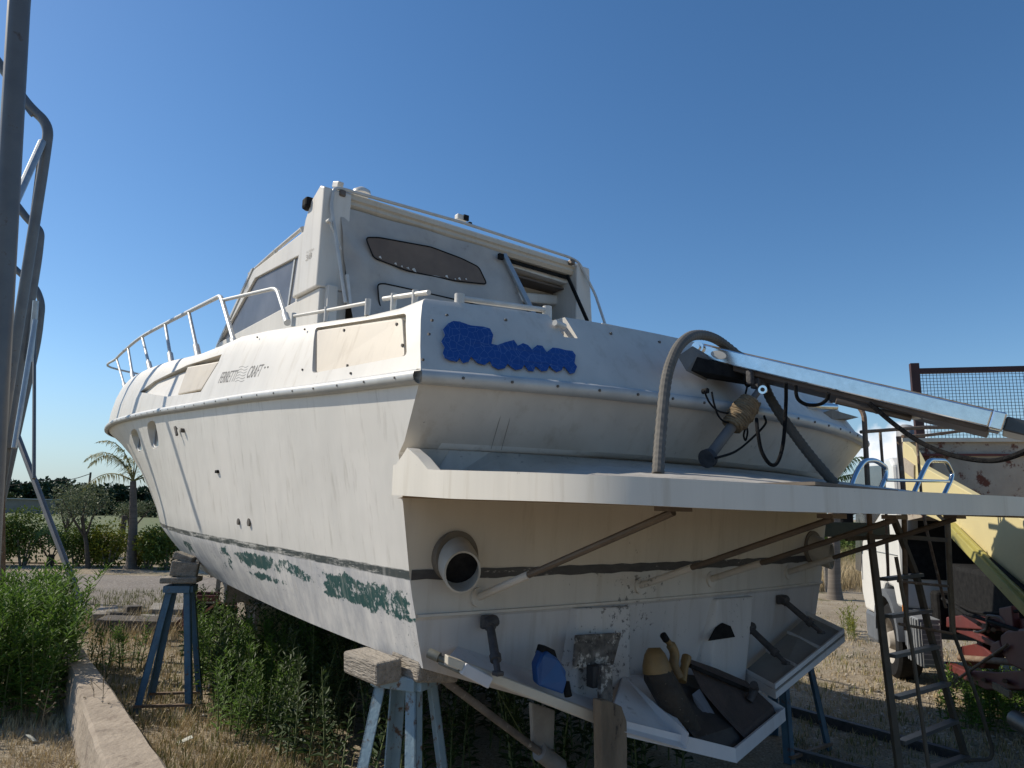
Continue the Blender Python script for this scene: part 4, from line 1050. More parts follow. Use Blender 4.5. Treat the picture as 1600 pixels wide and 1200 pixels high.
# fixing lugs
for x, y, b in ((1371, 640, -1.0), (1192, 609, -.6)):
    p = pb(x, y, b); lg = MB(); lg.disc(p, gside, .021, .012, 16); lg.build('lug', POLISH, GW, smooth_=40); MB().disc(p-gside*.008, gside, .010, .006, 10).build('lug_bolt', DARK, GW)
MB().tube([pb(1300, 622, -.9)+gside*.1, pb(1420, 650, -1.15)+gside*.1], .014, 8).build('side_tube', BRONZE, GW)
MB().box(pb(1428, 645, -1.15)+gside*.08, (.06, .05, .035)).build('guide_block', CRM, GW, bev=.004)
MB().tube([pb(1440, 648, -1.2)+gside*.1, pb(1560, 672, -1.42)+gside*.1], .008, 8).build('guide_rod', ALU, GW)
# hydraulic ram with rope lashing
ra0, ra1 = pb(1106, 716, -.42), pb(1192, 602, -.52)
RM = MB().tube([ra0, ra0.lerp(ra1, .78), ra0.lerp(ra1, .79), ra1], [.026, .026, .016, .016], 14).build('hydraulic_ram', GREYP, GW, smooth_=40)
mb_ = MB(); mb_.disc(ra0, (1, 0, .3), .045, .03, 20); mb_.build('ram_foot', BLACKMET, RM, smooth_=40)
lash = []
dl = (ra1-ra0); u_ = dl.normalized().cross(UP).normalized(); v_ = u_.cross(dl.normalized())
for k in range(14*12):
    t = .42+.36*k/(14*12); an = 2*math.pi*k/12; rad = .046+.012*math.sin((t-.42)/.36*math.pi)+.003*math.sin(k*1.7)
    lash.append(ra0+dl*t+(u_*math.cos(an)+v_*math.sin(an))*rad)
MB().tube(lash, .0065, 6).build('rope_lashing', CORD, RM, smooth_=True)
MB().tube([ra0+dl*.42, ra0+dl*.6, ra0+dl*.78], [.04, .052, .04], 12).build('lashing_core', CORD, RM)
cn = MB(); cn.box(pb(1185, 600, -.5), (.07, .05, .05)); cn.tube([pb(1180, 585, -.5), pb(1200, 612, -.5)], .012, 8); cn.box(pb(1172, 590, -.5), (.03, .03, .07)); cn.build('ram_clevis', BLACKMET, RM, bev=.006)
for pts in ([(1100, 610), (1108, 628), (1122, 642), (1142, 645), (1158, 635), (1168, 600), (1165, 580)], [(1112, 612), (1116, 632), (1124, 652), (1137, 660), (1152, 652), (1160, 640)], [(1165, 668), (1162, 680), (1165, 688), (1168, 676), (1167, 668)], [(1172, 590), (1178, 575), (1170, 560)], [(1184, 592), (1168, 604), (1163, 590), (1172, 572)]):
    MB().tube(curve([pb(x, y, -.46) for x, y in pts], 6), .0048, 6).build('hydraulic_hose', DARK, RM, smooth_=True)
MB().disc(pb(1102, 611, -.40), (0, 1, 0), .014, .03, 10).build('hose_socket', DARK, GW)
MB().tube(curve([pb(1118, 716, -.5), pb(1150, 705, -.5), pb(1178, 682, -.48), pb(1196, 662, -.48), pb(1194, 650, -.5)], 6), .006, 6).build('hydraulic_hose', DARK, RM, smooth_=True)

# swim ladder hoops folded on the platform
SL = empty('swim_ladder'); SL.parent = Y
for P in ([(1326, 770), (1338, 738), (1350, 720), (1368, 719), (1384, 730), (1384, 745), (1374, 768)], [(1426, 775), (1442, 738), (1452, 719), (1478, 720), (1488, 740), (1486, 750), (1474, 775)]):
    MB().tube(rnd([pb(x, y, -.55+.0*i) for i, (x, y) in enumerate(P)], .05), .0145, 12).build('hoop', CHROME, SL, smooth_=True)
MB().tube([pb(1384, 750, -.56), pb(1482, 752, -.56)], .010, 10).build('cross_bar', CHROME, SL, smooth_=True)
p = pb(1075, 748, -1.0); q = pb(1175, 752, -1.05)
MB().bar(Vector((-.95, -1.05, topc[13]+.012)), Vector((-.3, -1.05, topc[15]+.012)), .25, .012).build('deck_mat', mat('old_mat', (.10, .085, .07), (.16, .13, .10), scale=12, rough=.95), Y)

# ================================================================== things on the yacht
def bworld(o): o.location = BO; o.rotation_euler = (0, 0, HD); return o
# grey corrugated hose arching over the gangway hinge
hp = [(1028, 742, -.62), (1032, 680, -.56), (1040, 600, -.5), (1050, 562, -.48), (1064, 537, -.45), (1084, 524, -.40), (1112, 527, -.35), (1140, 545, -.33), (1185, 585, -.36), (1205, 625, -.45), (1235, 670, -.55), (1265, 710, -.62), (1305, 757, -.70)]
cp = curve([pb(*p) for p in hp], 26); rad = [.0240+.0020*(1 if (i % 4) in (1, 2) else 0) for i in range(len(cp))]
tag(bworld(MB().tube(cp, rad, 12).build('corrugated_hose', HOSE, smooth_=25)), 'grey corrugated hose arching over the gangway hinge down to the platform', 'hose')
# black ropes
tag(bworld(MB().tube(curve([pb(1228, 598, -.75), pb(1228, 630, -.72), pb(1224, 690, -.72), pb(1215, 722, -.72), pb(1203, 725, -.72), pb(1190, 705, -.70), pb(1184, 675, -.68), pb(1182, 655, -.6)], 8), .0085, 8).build('rope', ROPE, smooth_=True)), 'black rope hanging in a narrow loop beside the hydraulic ram', 'rope')
tag(bworld(MB().tube(curve([pb(1243, 602, -.8), pb(1246, 622, -.8), pb(1260, 632, -.82), pb(1280, 632, -.84), pb(1292, 624, -.86), pb(1295, 614, -.88)], 8), .0085, 8).build('rope', ROPE, smooth_=True)), 'short black rope loop hanging under the gangway beam above the corner cleat', 'rope')
tag(bworld(MB().tube(curve([pb(1358, 630, -1.0), pb(1400, 665, -1.1), pb(1440, 692, -1.2), pb(1490, 712, -1.35), pb(1550, 720, -1.5), pb(1600, 706, -1.65), pb(1640, 680, -1.75)], 8), .0105, 8).build('rope', ROPE, smooth_=True)), 'long black rope sagging below the far end of the gangway to the right', 'rope')

# blue canister wedged on the port tab
q = [P_(841, 1072, .02), P_(839, 1042, .02), P_(847, 1022, .04), P_(856, 1018, .04), P_(873, 1030, .04), P_(886, 1050, .02), P_(883, 1064, .02), P_(882, 1086, .0)]
JB = mat('blue_plastic', (.006, .055, .20), (.008, .07, .24), scale=5, rough=.4)
jug = empty('plastic_canister', W(*q[0]))
o = bworld(MB().prism(q, [p+Vector((.01, .055, .01)) for p in q]).build('canister_body', JB, bev=.01))
o2 = bworld(MB().prism([P_(846, 1024, .05), P_(851, 1008, .05), P_(868, 1016, .05), P_(872, 1030, .05)], [p+Vector((0, .05, 0)) for p in (P_(846, 1024, .05), P_(851, 1008, .05), P_(868, 1016, .05), P_(872, 1030, .05))]).build('torn_top', DARK, bev=.006))
o3 = bworld(MB().tube([P_(884, 1066, .03), P_(888, 1088, .0)], .018, 10).build('cap', DARK))
for c_ in (o, o2, o3): 
    bpy.context.view_layer.update(); mw = c_.matrix_world.copy(); c_.parent = jug; bpy.context.view_layer.update(); c_.matrix_parent_inverse = jug.matrix_world.inverted(); c_.matrix_world = mw
tag(jug, 'cut open blue plastic canister standing on the port trim tab', 'canister')

# scrap lying in the centre tray: exhaust elbows, rubber and a rudder blade
BRZ = mat('old_bronze', (.30, .19, .07), (.20, .13, .06), scale=9, rough=.55, metal=.25, c3=(.06, .05, .04), s3=14, t3=(.62, .7))
el = bworld(MB().tube(curve([P_(1038, 996, .05), P_(1048, 1008, .05), P_(1054, 1022, .04), P_(1053, 1040, .03), P_(1062, 1060, .0)], 6), [.016]*6+[.026]*18+[.024], 14).build('pipe_elbow', BRZ, smooth_=50))
MB().tube([P_(1036, 992, .05), P_(1041, 1000, .05)], [.019, .019], 12).build('dark_tip', DARK, el)
tag(el, 'bent brass pipe elbow with dark tip standing in the centre tray', 'pipe')
el2 = bworld(MB().tube(curve([P_(1073, 1026, .06), P_(1069, 1045, .04), P_(1066, 1065, .02)], 6), [.026]*4+[.022]*9, 14).build('pipe_end', BRZ, smooth_=50)); tag(el2, 'short brass pipe stub with dark mouth behind the bent elbow', 'pipe')
bs = MB(); rows = []
for k, (x, y, r) in enumerate(((1024, 1022, .03), (1023, 1035, .055), (1028, 1055, .075), (1045, 1085, .075), (1062, 1115, .07), (1080, 1140, .05), (1092, 1150, .03))):
    p = P_(x, y, -.02-.015*k); rows.append((p, r))
bo = bworld(bs.tube([p for p, r in rows], [r for p, r in rows], 14).build('hull_gear', mat('grimy_leather', (.022, .019, .016), (.05, .04, .03), scale=9, rough=.8, c3=(.30, .27, .22), s3=55, t3=(.66, .69), bump=.6), smooth_=60))
bo.name = 'rubber_boot'; toe = MB().tube([P_(1022, 1012, -.03), P_(1023, 1022, -.035), P_(1025, 1038, -.04), P_(1027, 1050, -.045)], [.03, .052, .068, .074], 14).build('toe_cap', BRZ, bo, smooth_=60)
tag(bo, 'grimy black rubber boot shape lying down the centre tray', 'boot')
q = [P_(1078, 1042, .06), P_(1125, 1058, .06), P_(1172, 1078, .03), P_(1215, 1118, -.1), P_(1168, 1160, -.2), P_(1130, 1120, -.1), P_(1095, 1080, .0)]
rb_ = empty('rudder_blade', W(*q[0])); tag(rb_, 'dark brown rudder blade lying in the right half of the centre tray', 'rudder')
o1 = bworld(MB().prism(q, [p+Vector((.01, .03, .045)) for p in q]).build('blade', mat('dark_rudder', (.045, .035, .032), (.075, .055, .05), scale=6, rough=.8, bump=.4), bev=.01))
o2 = bworld(MB().tube([P_(1170, 1095, -.05), P_(1180, 1075, -.06), P_(1178, 1070, -.08)], .022, 12).build('stock', BLACKMET, smooth_=50))
o3 = bworld(MB().bar(P_(1078, 1040, .03), P_(1168, 1078, -.0), .02, .02).build('edge_bar', DARK))
def adopt(root, kids):
    bpy.context.view_layer.update()
    for c_ in kids:
        mw = c_.matrix_world.copy(); c_.parent = root; c_.matrix_parent_inverse = root.matrix_world.inverted(); c_.matrix_basis = mw if False else c_.matrix_basis
adopt(rb_, [o1, o2, o3])

# ================================================================== supports
def trestle(name, top_c, w, d, H, m, lab, rz, spread=.12, fs=.03):
    e = empty(name, (top_c.x, top_c.y, 0), rz); tag(e, lab, 'trestle', 'steel trestles under the hull')
    tw, td = w/2, d/2; fr = MB()
    for s in (-1, 1):
        fr.bar((-tw, s*td, H), (tw, s*td, H), .05, .06); fr.bar((s*tw, -td, H-.001), (s*tw, td, H-.001), .045, .055)
    fr.build('top_frame', m, e, bev=.004)
    for sx in (-1, 1):
        for sy in (-1, 1):
            a = Vector((sx*tw, sy*td, H-.02)); b = Vector((sx*(tw+spread), sy*(td+spread*.9), 0)); lg = MB()
            x1 = Vector((sx, 0, 0)); y1 = Vector((0, sy, 0)); wd_, tk = .055, .008
            # angle iron: two plates
            for (dirn, per) in ((x1, y1), (y1, x1)):
                P = [a, a-dirn*wd_, a-dirn*wd_-per*tk, a-per*tk]; Q = [p+(b-a) for p in P]; lg.prism(P, Q)
            lg.build('leg', m, e)
    br_ = MB(); zz = .06; k_ = spread*(1-zz/H)
    for s in (-1, 1): MB().bar((-(tw+k_), s*(td+k_*.9), zz), (tw+k_, s*(td+k_*.9), zz), .03, .02).build('brace', RUST, e)
    return e
n0 = atY(615, 1062, 3.0)
near = Vector(W(-1.60, .52, 0)); near.z = 0
H1 = .86
T1 = trestle('steel_trestle', near, .19, .22, .93, BLUEOLD, 'rusty pale blue trestle under the near stern corner carrying timber blocks', HD+.5)
T2p = gnd(262, 1112); T2c = Vector((T2p.x-.06, T2p.y+.15, 0))
T2 = trestle('steel_trestle', T2c, .20, .20, .98, BLUEMET, 'blue steel trestle standing on dry grass under the bow', .2, spread=.13)
for c_ in [o for o in T2.children]: pass
st3 = gnd(1240, 1175); T3 = trestle('steel_trestle', Vector((2.05, 5.65, 0)), .32, .28, .92, BLUEMET, 'dark blue trestle under the starboard quarter beyond the trays', HD)
def beam(p, size, rz, name, m, lab, cat='timber', tilt=0, grp=None, ty=0):
    o = MB().box((0, 0, 0), size).build(name, m, bev=.012); o.location = p; o.rotation_euler = (tilt, ty, rz); tag(o, lab, cat, grp); return o
beam(near+Vector((0, 0, .985))-SB*.14+FW*.08, (.13, .34, .10), HD+.0, 'timber_block', WOODX, 'long weathered timber block on the near trestle touching the chine', 'timber block', ty=-.08)
beam(near+Vector((0, 0, .995))+SB*.06-FW*.06, (.22, .26, .12), HD, 'timber_block', WOODX, 'squat dark timber block on the near trestle right of the long one', 'timber block', ty=.12)
beam(T2c+Vector((0, 0, 1.055)), (.30, .27, .05), .2, 'timber_block', WOODX, 'flat timber pad lying on top of the blue bow trestle', 'timber block')
beam(T2c+Vector((.02, 0, 1.145)), (.22, .16, .13), .3, 'timber_block', WOODX, 'grey timber block stacked above the flat pad on the bow trestle', 'timber block', ty=.1)
beam(T2c+Vector((.0, .02, 1.24)), (.17, .14, .06), .1, 'timber_block', WOODX, 'topmost wedge of timber between the bow trestle and the hull', 'timber block', ty=.35)
beam(Vector((2.05, 5.65, .99)), (.3, .26, .08), HD, 'timber_block', WOODX, 'timber pad on the trestle under the starboard quarter', 'timber block')
# wooden prop with chamfered head below the rudder stock
q = [P_(938, 1094, -.14), P_(950, 1094, -.14), P_(972, 1104, -.14), P_(980, 1128, -.14), P_(982, 1230, -.14), P_(945, 1230, -.14)]
zb = -2.246
q[4].z = zb; q[5].z = zb
tag(bworld(MB().prism(q, [p+Vector((0, .05, 0)) for p in q]).build('wooden_prop', mat('chipped_wood', (.24, .185, .13), (.13, .10, .07), scale=4, rough=.9, stretch=(2, 2, .6), bump=.9, bscale=14, c3=(.04, .03, .025), s3=7, t3=(.56, .62)), bev=.006)), 'upright wooden prop with chipped head standing below the rudder stock', 'prop')
for b, lab in ((2.6, 'aftmost keel block of stacked timber under the yacht'), (4.8, 'middle keel block of stacked timber under the yacht'), (7.2, 'forward keel block of stacked timber under the yacht')):
    k = MB(); zt = 2.246+lerp(b, c_kl)-.005
    nlay = 3; hh = zt/nlay
    for i in range(nlay): k.box((0, 0, hh*(i+.5)), (.9 if i % 2 == 0 else .28, .28 if i % 2 == 0 else .7, hh-.004))
    o = k.build('keel_block', WOODX, bev=.01); p = W(0, b, 0); o.location = (p.x, p.y, 0); o.rotation_euler = (0, 0, HD); tag(o, lab, 'keel block', 'keel blocks')
YB = mat('yellow_concrete', (.36, .31, .16), (.28, .24, .13), scale=5, rough=.9, c3=(.12, .10, .07), s3=8, t3=(.6, .7))
a_, b_ = atY(405, 965, 8.2), atY(600, 985, 8.6)
o = MB().bar(a_, b_, .2, .22).build('yellow_beam', YB, bev=.01); tag(o, 'faded yellow beam lying under the hull behind the weeds', 'beam')
kk = MB()
for t in (.04, .96): p = a_.lerp(b_, t); kk.box((p.x, p.y, (p.z-.11)/2), (.18, .2, p.z-.12))
kk.build('beam_foot', YB, o)

# ================================================================== concrete kerb wall (lower left)
zt = .34
A = [gnd(98, 1012, zt), gnd(130, 1012, zt), gnd(268, 1205, zt), gnd(165, 1205, zt)]
ext = (A[3]-A[0]).normalized(); ext2 = (A[2]-A[1]).normalized()
A[2] = A[2]+ext2*1.2; A[3] = A[3]+ext*1.2
cw = MB(); rows = []
CONC = mat('old_concrete', (.36, .30, .235), (.25, .205, .16), scale=3.5, rough=.95, c3=(.17, .13, .10), s3=7, t3=(.58, .70), bump=.7, bscale=22)
for k in range(25):
    t = k/24; l_ = A[0].lerp(A[3], t); r_ = A[1].lerp(A[2], t); j = random.uniform(-.008, .008); jj = random.uniform(-.012, .012)
    rows.append([Vector((l_.x-.02, l_.y, -.1)), Vector((l_.x+jj, l_.y, zt-.02+j)), Vector((l_.x+.02, l_.y, zt+j)), Vector((r_.x-.02, r_.y, zt+j*.6)), Vector((r_.x+jj, r_.y, zt-.02)), Vector((r_.x+.02, r_.y, -.1))])
cw.quadgrid(rows); n6 = 6; cw.f.append(tuple(range(6))); cw.f.append(tuple(24*6+i for i in range(6))[::-1])
tag(cw.build('concrete_kerb', CONC, smooth_=30), 'low weathered concrete wall running between the left bush and the bow trestle', 'low wall')

# ================================================================== steel arch frames on the left
def scr(x, y, Y): return atY(x, y, Y)
def to_ground(p, q):   # continue line p->q to the ground
    d = q-p; return p+d*((0-p.z)/d.z)
def frame(root_lab, pts, Y, r, m=STEELG, brace=None):
    P = [scr(x, y, Y) for x, y in pts]; foot = to_ground(P[-2], P[-1])
    e = empty('steel_arch', (foot.x, foot.y, 0)); tag(e, root_lab, 'steel frame', 'tall steel frames at the left edge')
    Pl = [p-e.location for p in P[:-1]+[foot]]
    path = rnd(Pl, .28, 8)
    MB().tube(path, r, 14).build('arch_tube', m, e, smooth_=True)
    MB().box((0, 0, .02), (.3, .3, .04)).build('base_plate', m, e)
    return e
e1 = frame('nearest tall dark steel tube crossing the top left corner', [(36, -60), (30, 0), (6, 420)], 2.6, .04)
e2 = frame('bent steel frame arching highest behind the nearest dark tube', [(-60, 20), (10, 115), (44, 165), (77, 195), (68, 260), (0, 690)], 8.0, .058)
e3 = frame('middle bent steel frame arching at half height in the row', [(-60, 225), (20, 312), (45, 345), (64, 360), (60, 400), (12, 700)], 10.5, .057)
e4 = frame('farthest and lowest bent steel frame with a thin tie beside it', [(-40, 360), (40, 435), (57, 450), (66, 475), (60, 530), (0, 800)], 13.0, .057)
def addto(e, p, q, r, name, m, n=10):
    MB().tube([p-e.location, q-e.location], r, n).build(name, m, e, smooth_=True)
addto(e2, scr(66, 222, 7.92), scr(-25, 425, 6.7), .042, 'brace', GALV)
addto(e2, scr(63, 222, 8.1), scr(38, 420, 9.6), .012, 'tie_rod', STEELG)
w = MB(); 
for a, b in (((42, 160), (58, 185)),): 
    p = scr(47, 172, 7.97)-e2.location; w.box(p, (.16, .03, .08), Matrix.Rotation(R(50), 3, 'Y'))
w.build('gusset', STEELG, e2)
addto(e3, scr(47, 565, 10.5), scr(56, 470, 10.4), .04, 'brace', GALV)
addto(e4, scr(54, 480, 12.9), scr(53, 748, 11.6), .028, 'tie_rod', STEELG)
ft = gnd(135, 965); addto(e4, scr(27, 680, 12.7), Vector((ft.x, ft.y, 0)), .05, 'brace', STEELG)
addto(e3, scr(55, 500, 10.4), scr(22, 700, 10.0), .034, 'brace', GALV)
addto(e2, scr(8, 590, 7.95), scr(-6, 640, 7.9), .07, 'clamp', STEELG)
p = scr(16, 690, 6.8)
addto(e3, scr(18, 660, 10.45), scr(12, 700, 10.45), .07, 'clamp', STEELG)
e5 = frame('brown tube rising beside the left edge of the view', [(3, 300), (0, 520), (2, 900)], 9.0, .045, RUST)

# ================================================================== access ladder on the right
LD = empty('access_ladder', (3.1, 4.9, 0)); tag(LD, 'rusty steel boarding ladder with handrails at the starboard quarter', 'ladder')
def lt(pts, r, name='frame_tube', m=RUST, sq=False, rr_=.07):
    P = [scr(x, y, Y)-LD.location for x, y, Y in pts]
    if len(P) > 2: P = rnd(P, rr_)
    return MB().tube(P, r, 8, sq=sq).build(name, m, LD, smooth_=not sq)
OLIVE = mat('olive_steel', (.07, .06, .045), (.13, .10, .07), scale=9, rough=.8)
lt([(1360, 835, 4.7), (1408, 1225, 4.45)], .018, 'stringer', OLIVE, True)
lt([(1396, 810, 4.8), (1432, 900, 4.9), (1452, 985, 5.0), (1510, 1190, 5.1)], .017, 'stringer', OLIVE, True)
for (x0, y0, x1, y1, ya, yb) in ((1381, 905, 1438, 898, 4.66, 4.9), (1388, 963, 1452, 954, 4.62, 4.93), (1393, 1025, 1463, 1010, 4.58, 4.97), (1400, 1090, 1480, 1068, 4.54, 5.0), (1408, 1160, 1492, 1126, 4.5, 5.05), (1445, 1205, 1510, 1182, 4.5, 5.1)):
    p, q = scr(x0, y0, ya)-LD.location, scr(x1, y1, yb)-LD.location; MB().bar(p, q, .05, .022).build('tread', GREYP if False else STEELG, LD)
lt([(1268, 624, 5.6), (1335, 628, 4.75), (1350, 645, 4.7), (1360, 840, 4.7)], .0165, rr_=.12)
lt([(1375, 672, 5.3), (1384, 790, 5.3), (1388, 905, 5.3)], .011)
lt([(1345, 675, 4.7), (1440, 668, 4.9), (1515, 668, 5.3)], .012)
lt([(1404, 682, 4.85), (1412, 770, 4.85), (1416, 985, 4.85)], .017)
lt([(1410, 682, 4.86), (1450, 680, 5.0), (1506, 673, 5.3)], .011)
lt([(1433, 690, 5.2), (1440, 780, 5.2), (1446, 820, 5.2), (1478, 950, 5.2)], .010)
lt([(1480, 805, 4.95), (1484, 900, 4.95), (1489, 990, 4.95)], .019, m=mat('worn_tan_tube', (.20, .16, .11), (.12, .09, .06), scale=10, rough=.8))
lt([(1322, 842, 4.75), (1400, 838, 4.8), (1478, 844, 4.95)], .014, 'platform_edge', OLIVE, True)
lt([(1403, 908, 4.7), (1440, 912, 4.8), (1482, 916, 4.95)], .009)
lt([(1405, 975, 4.6), (1450, 983, 4.8), (1488, 990, 4.95)], .009)
lt([(1400, 870, 4.4), (1425, 1010, 4.35), (1455, 1230, 4.3)], .0115, 'handrail', OLIVE)
lt([(1490, 990, 4.95), (1525, 1085, 5.0), (1551, 1170, 5.05), (1548, 1187, 5.05), (1505, 1188, 5.1)], .0125, 'handrail', OLIVE)
p = scr(1336, 828, 6.0)-LD.location; MB().box(p, (.55, .05, .12)).build('kick_board', mat('green_board', (.05, .055, .035), (.08, .08, .05), scale=9, rough=.8), LD)

# ================================================================== tipper truck
TFv = Vector((.234, .972, 0)); TR = Vector((.972, -.234, 0)); TP = Vector((4.08, 7.6, 0)); TH = math.atan2(-.234, .972)
TK = empty('tipper_truck', TP, TH); tag(TK, 'white cabbed truck with raised yellow tipper body and red chassis', 'truck')
def T(p): d = p-TP; return Vector((d.dot(TR), d.dot(TFv), d.z))
def tl(x, y, r=0): return T(hit(x, y, TP+TR*r, TR))
def tf(x, y, f=0): return T(hit(x, y, TP+TFv*f, TFv))
CABW = mat('cab_white', (.74, .74, .72), (.68, .68, .66), scale=4, rough=.3, coat=.3, c3=(.45, .43, .40), s3=6, t3=(.62, .8))
GREYPL = mat('grey_plastic', (.09, .10, .115), (.12, .13, .145), scale=6, rough=.6)
REDP = mat('red_oxide', (.13, .024, .02), (.09, .018, .016), scale=5, rough=.6, c3=(.10, .05, .035), s3=8, t3=(.58, .7))
YEL = mat('yellow_body', (.60, .51, .26), (.54, .46, .24), scale=3, rough=.55, c3=(.30, .26, .14), s3=5, t3=(.66, .8))
OLY = mat('olive_yellow', (.40, .36, .10), (.33, .29, .08), scale=5, rough=.6, c3=(.16, .08, .04), s3=9, t3=(.62, .7))
RW = mat('rusty_white', (.40, .35, .28), (.30, .26, .21), scale=4, rough=.8, c3=(.11, .035, .02), s3=5, t3=(.55, .60), bump=.2)
print('truck', tl(1335, 850), tl(1395, 850), tl(1370, 965), tl(1340, 725), tl(1440, 728), tl(1530, 772), tl(1500, 830), tl(1600, 925), tl(1417, 700), tl(1400, 1005))
cp_ = [(0, .80), (.22, .80), (.30, .98), (.62, 1.0), (.95, .74), (1.0, .60), (1.62, .60), (1.74, .80), (1.76, 1.45), (1.52, 2.25), (1.35, 2.36), (.1, 2.36), (0, 2.28)]
cab = MB(); 
rows = []
for r_, sc_ in ((.0, 1), (.03, 1.0), (1.95, 1.0), (1.98, 1)): rows.append([(r_, f_, z_) for f_, z_ in cp_])
cab.prism([(0, f_, z_) for f_, z_ in cp_], [(1.98, f_, z_) for f_, z_ in cp_]); CB = cab.build('cab', CABW, TK, bev=.03)
wn = [(p.y, p.z) for p in (tl(1338, 730), tl(1379, 727), tl(1380, 796), tl(1348, 846), tl(1346, 893), tl(1337.5, 890))]
print('WIN', wn)
MB().prism([(-.008, f_, z_) for f_, z_ in wn], [(.02, f_, z_) for f_, z_ in wn]).build('side_window', GLASS, TK, bev=.005)
sl_ = MB()
for a, b in (((.50, .98), (.50, 2.2)), ((1.66, .95), (1.5, 2.15))): sl_.bar((-.001, *a), (-.001, *b), .012, .008, (1, 0, 0))
sl_.bar((-.001, .05, 1.33), (-.001, 1.7, 1.33), .006, .012, (1, 0, 0)); sl_.build('door_seam', GREYPL, TK)
q = tl(1340, 868); MB().box((-.16, 1.62, 1.62), (.16, .10, .34)).build('wing_mirror', DARK, TK, bev=.03)
MB().bar((-.10, 1.6, 1.75), (.02, 1.62, 1.80), .02, .02).build('mirror_arm', DARK, TK)
# wheel arch
rows = []
for k in range(13):
    an = math.pi*(.02+.96*k/12); cx, cz = .62, .42
    rows.append([(-.03, cx+.50*math.cos(an), cz+.52*math.sin(an)), (.25, cx+.50*math.cos(an), cz+.52*math.sin(an)), (.25, cx+.43*math.cos(an), cz+.44*math.sin(an)), (-.03, cx+.43*math.cos(an), cz+.44*math.sin(an))])
MB().quadgrid(rows, True).build('wheel_arch', GREYPL, TK, smooth_=40)
def wheel(f_, r_, rad=.39, wd=.24):
    pts = [(-wd/2, rad*.62), (-wd/2, rad*.92), (-wd/2+.03, rad), (wd/2-.03, rad), (wd/2, rad*.92), (wd/2, rad*.62)]
    rows = [[(r_+x, f_+q*math.cos(2*math.pi*k/32), rad+q*math.sin(2*math.pi*k/32)) for k in range(32)] for x, q in pts]
    w_ = MB().quadgrid(rows, True).build('wheel', DARK, TK, smooth_=40)
    pts = [(-wd/2+.01, rad*.63), (-wd/2+.03, rad*.56), (-wd/2+.10, rad*.5), (-wd/2+.10, rad*.3), (-wd/2+.02, rad*.24), (-wd/2-.01, rad*.2), (-wd/2-.01, .001)]
    rows = [[(r_+x, f_+q*math.cos(2*math.pi*k/24), rad+q*math.sin(2*math.pi*k/24)) for k in range(24)] for x, q in pts]
    MB().quadgrid(rows, True).build('rim', mat('dusty_rim', (.45, .42, .37), (.25, .22, .19), scale=6, rough=.8) if 'dusty_rim' not in bpy.data.materials else bpy.data.materials['dusty_rim'], w_, smooth_=40)
    h = MB()
    for k in range(8): an = 2*math.pi*k/8; h.disc((r_-wd/2+.098, f_+rad*.4*math.cos(an), rad+rad*.4*math.sin(an)), (1, 0, 0), .022, .01, 10)
    h.build('rim_hole', DARK, w_)
wheel(.62, .12); wheel(.62, 1.85); wheel(-3.1, .16); wheel(-3.1, 1.8); wheel(-3.1, .44); wheel(-3.1, 1.52)
MB().box((.2, 1.5, .42), (.36, .5, .36)).build('bumper', GREYPL, TK, bev=.05)
MB().box((1.0, 1.72, .45), (1.9, .14, .35)).build('bumper', GREYPL, TK, bev=.04)
MB().box((.25, 1.52, .66), (.25, .35, .10)).build('headlight', CHROME, TK, bev=.02)
MB().box((1.0, -.12, .80), (1.5, .2, .4)).build('engine_cover', DARK, TK, bev=.03)
MB().prism([(.05, -.012, 1.1), (.95, -.012, 1.1), (.95, -.012, 2.0), (.05, -.012, 2.0)], [(.05, .01, 1.1), (.95, .01, 1.1), (.95, .01, 2.0), (.05, .01, 2.0)]).build('air_intake_recess', DARK, TK)
MB().prism([(1.1, -.012, 1.55), (1.4, -.012, 1.55), (1.4, -.012, 1.95), (1.1, -.012, 1.95)], [(1.1, .01, 1.55), (1.4, .01, 1.55), (1.4, .01, 1.95), (1.1, .01, 1.95)]).build('rear_window', GLASS, TK, bev=.01)
# rear mudguard, lamp, finned battery box, tank
MB().box((.16, .02, .60), (.3, .12, .40)).build('mudguard', GREYPL, TK, bev=.04)
MB().box((.02, .0, .80), (.05, .04, .08)).build('marker_lamp', mat('amber', (.55, .18, .01), (.5, .15, .01), rough=.3), TK, bev=.01)
fin = MB().box((.08, -.36, .55), (.20, .34, .44))
for k in range(5): fin.box((-.03, -.50+k*.072, .55), (.02, .03, .42))
fin.build('battery_box', mat('grey_box', (.24, .25, .26), (.19, .20, .21), scale=8, rough=.5), TK, bev=.008)
gr = MB()
for k in range(9): gr.bar((.0, -.56, .36+k*.045), (.16, -.56, .36+k*.045), .008, .008)
for k in (0, .16): gr.bar((k, -.561, .34), (k, -.561, .74), .008, .008)
gr.build('grating', ALU, TK)
MB().tube([(.35, -.95, .72), (1.2, -.95, .72)], .11, 16).build('air_tank', OLIVE, TK, smooth_=40)
MB().tube([(.1, -.02, 1.6), (.1, -.1, 1.9), (.12, -.1, 2.55), (.14, -.04, 2.62), (.2, .05, 2.62)], .09, 12).build('air_snorkel', mat('grey_duct', (.30, .30, .30), (.24, .24, .24), scale=6, rough=.6), TK, smooth_=50)
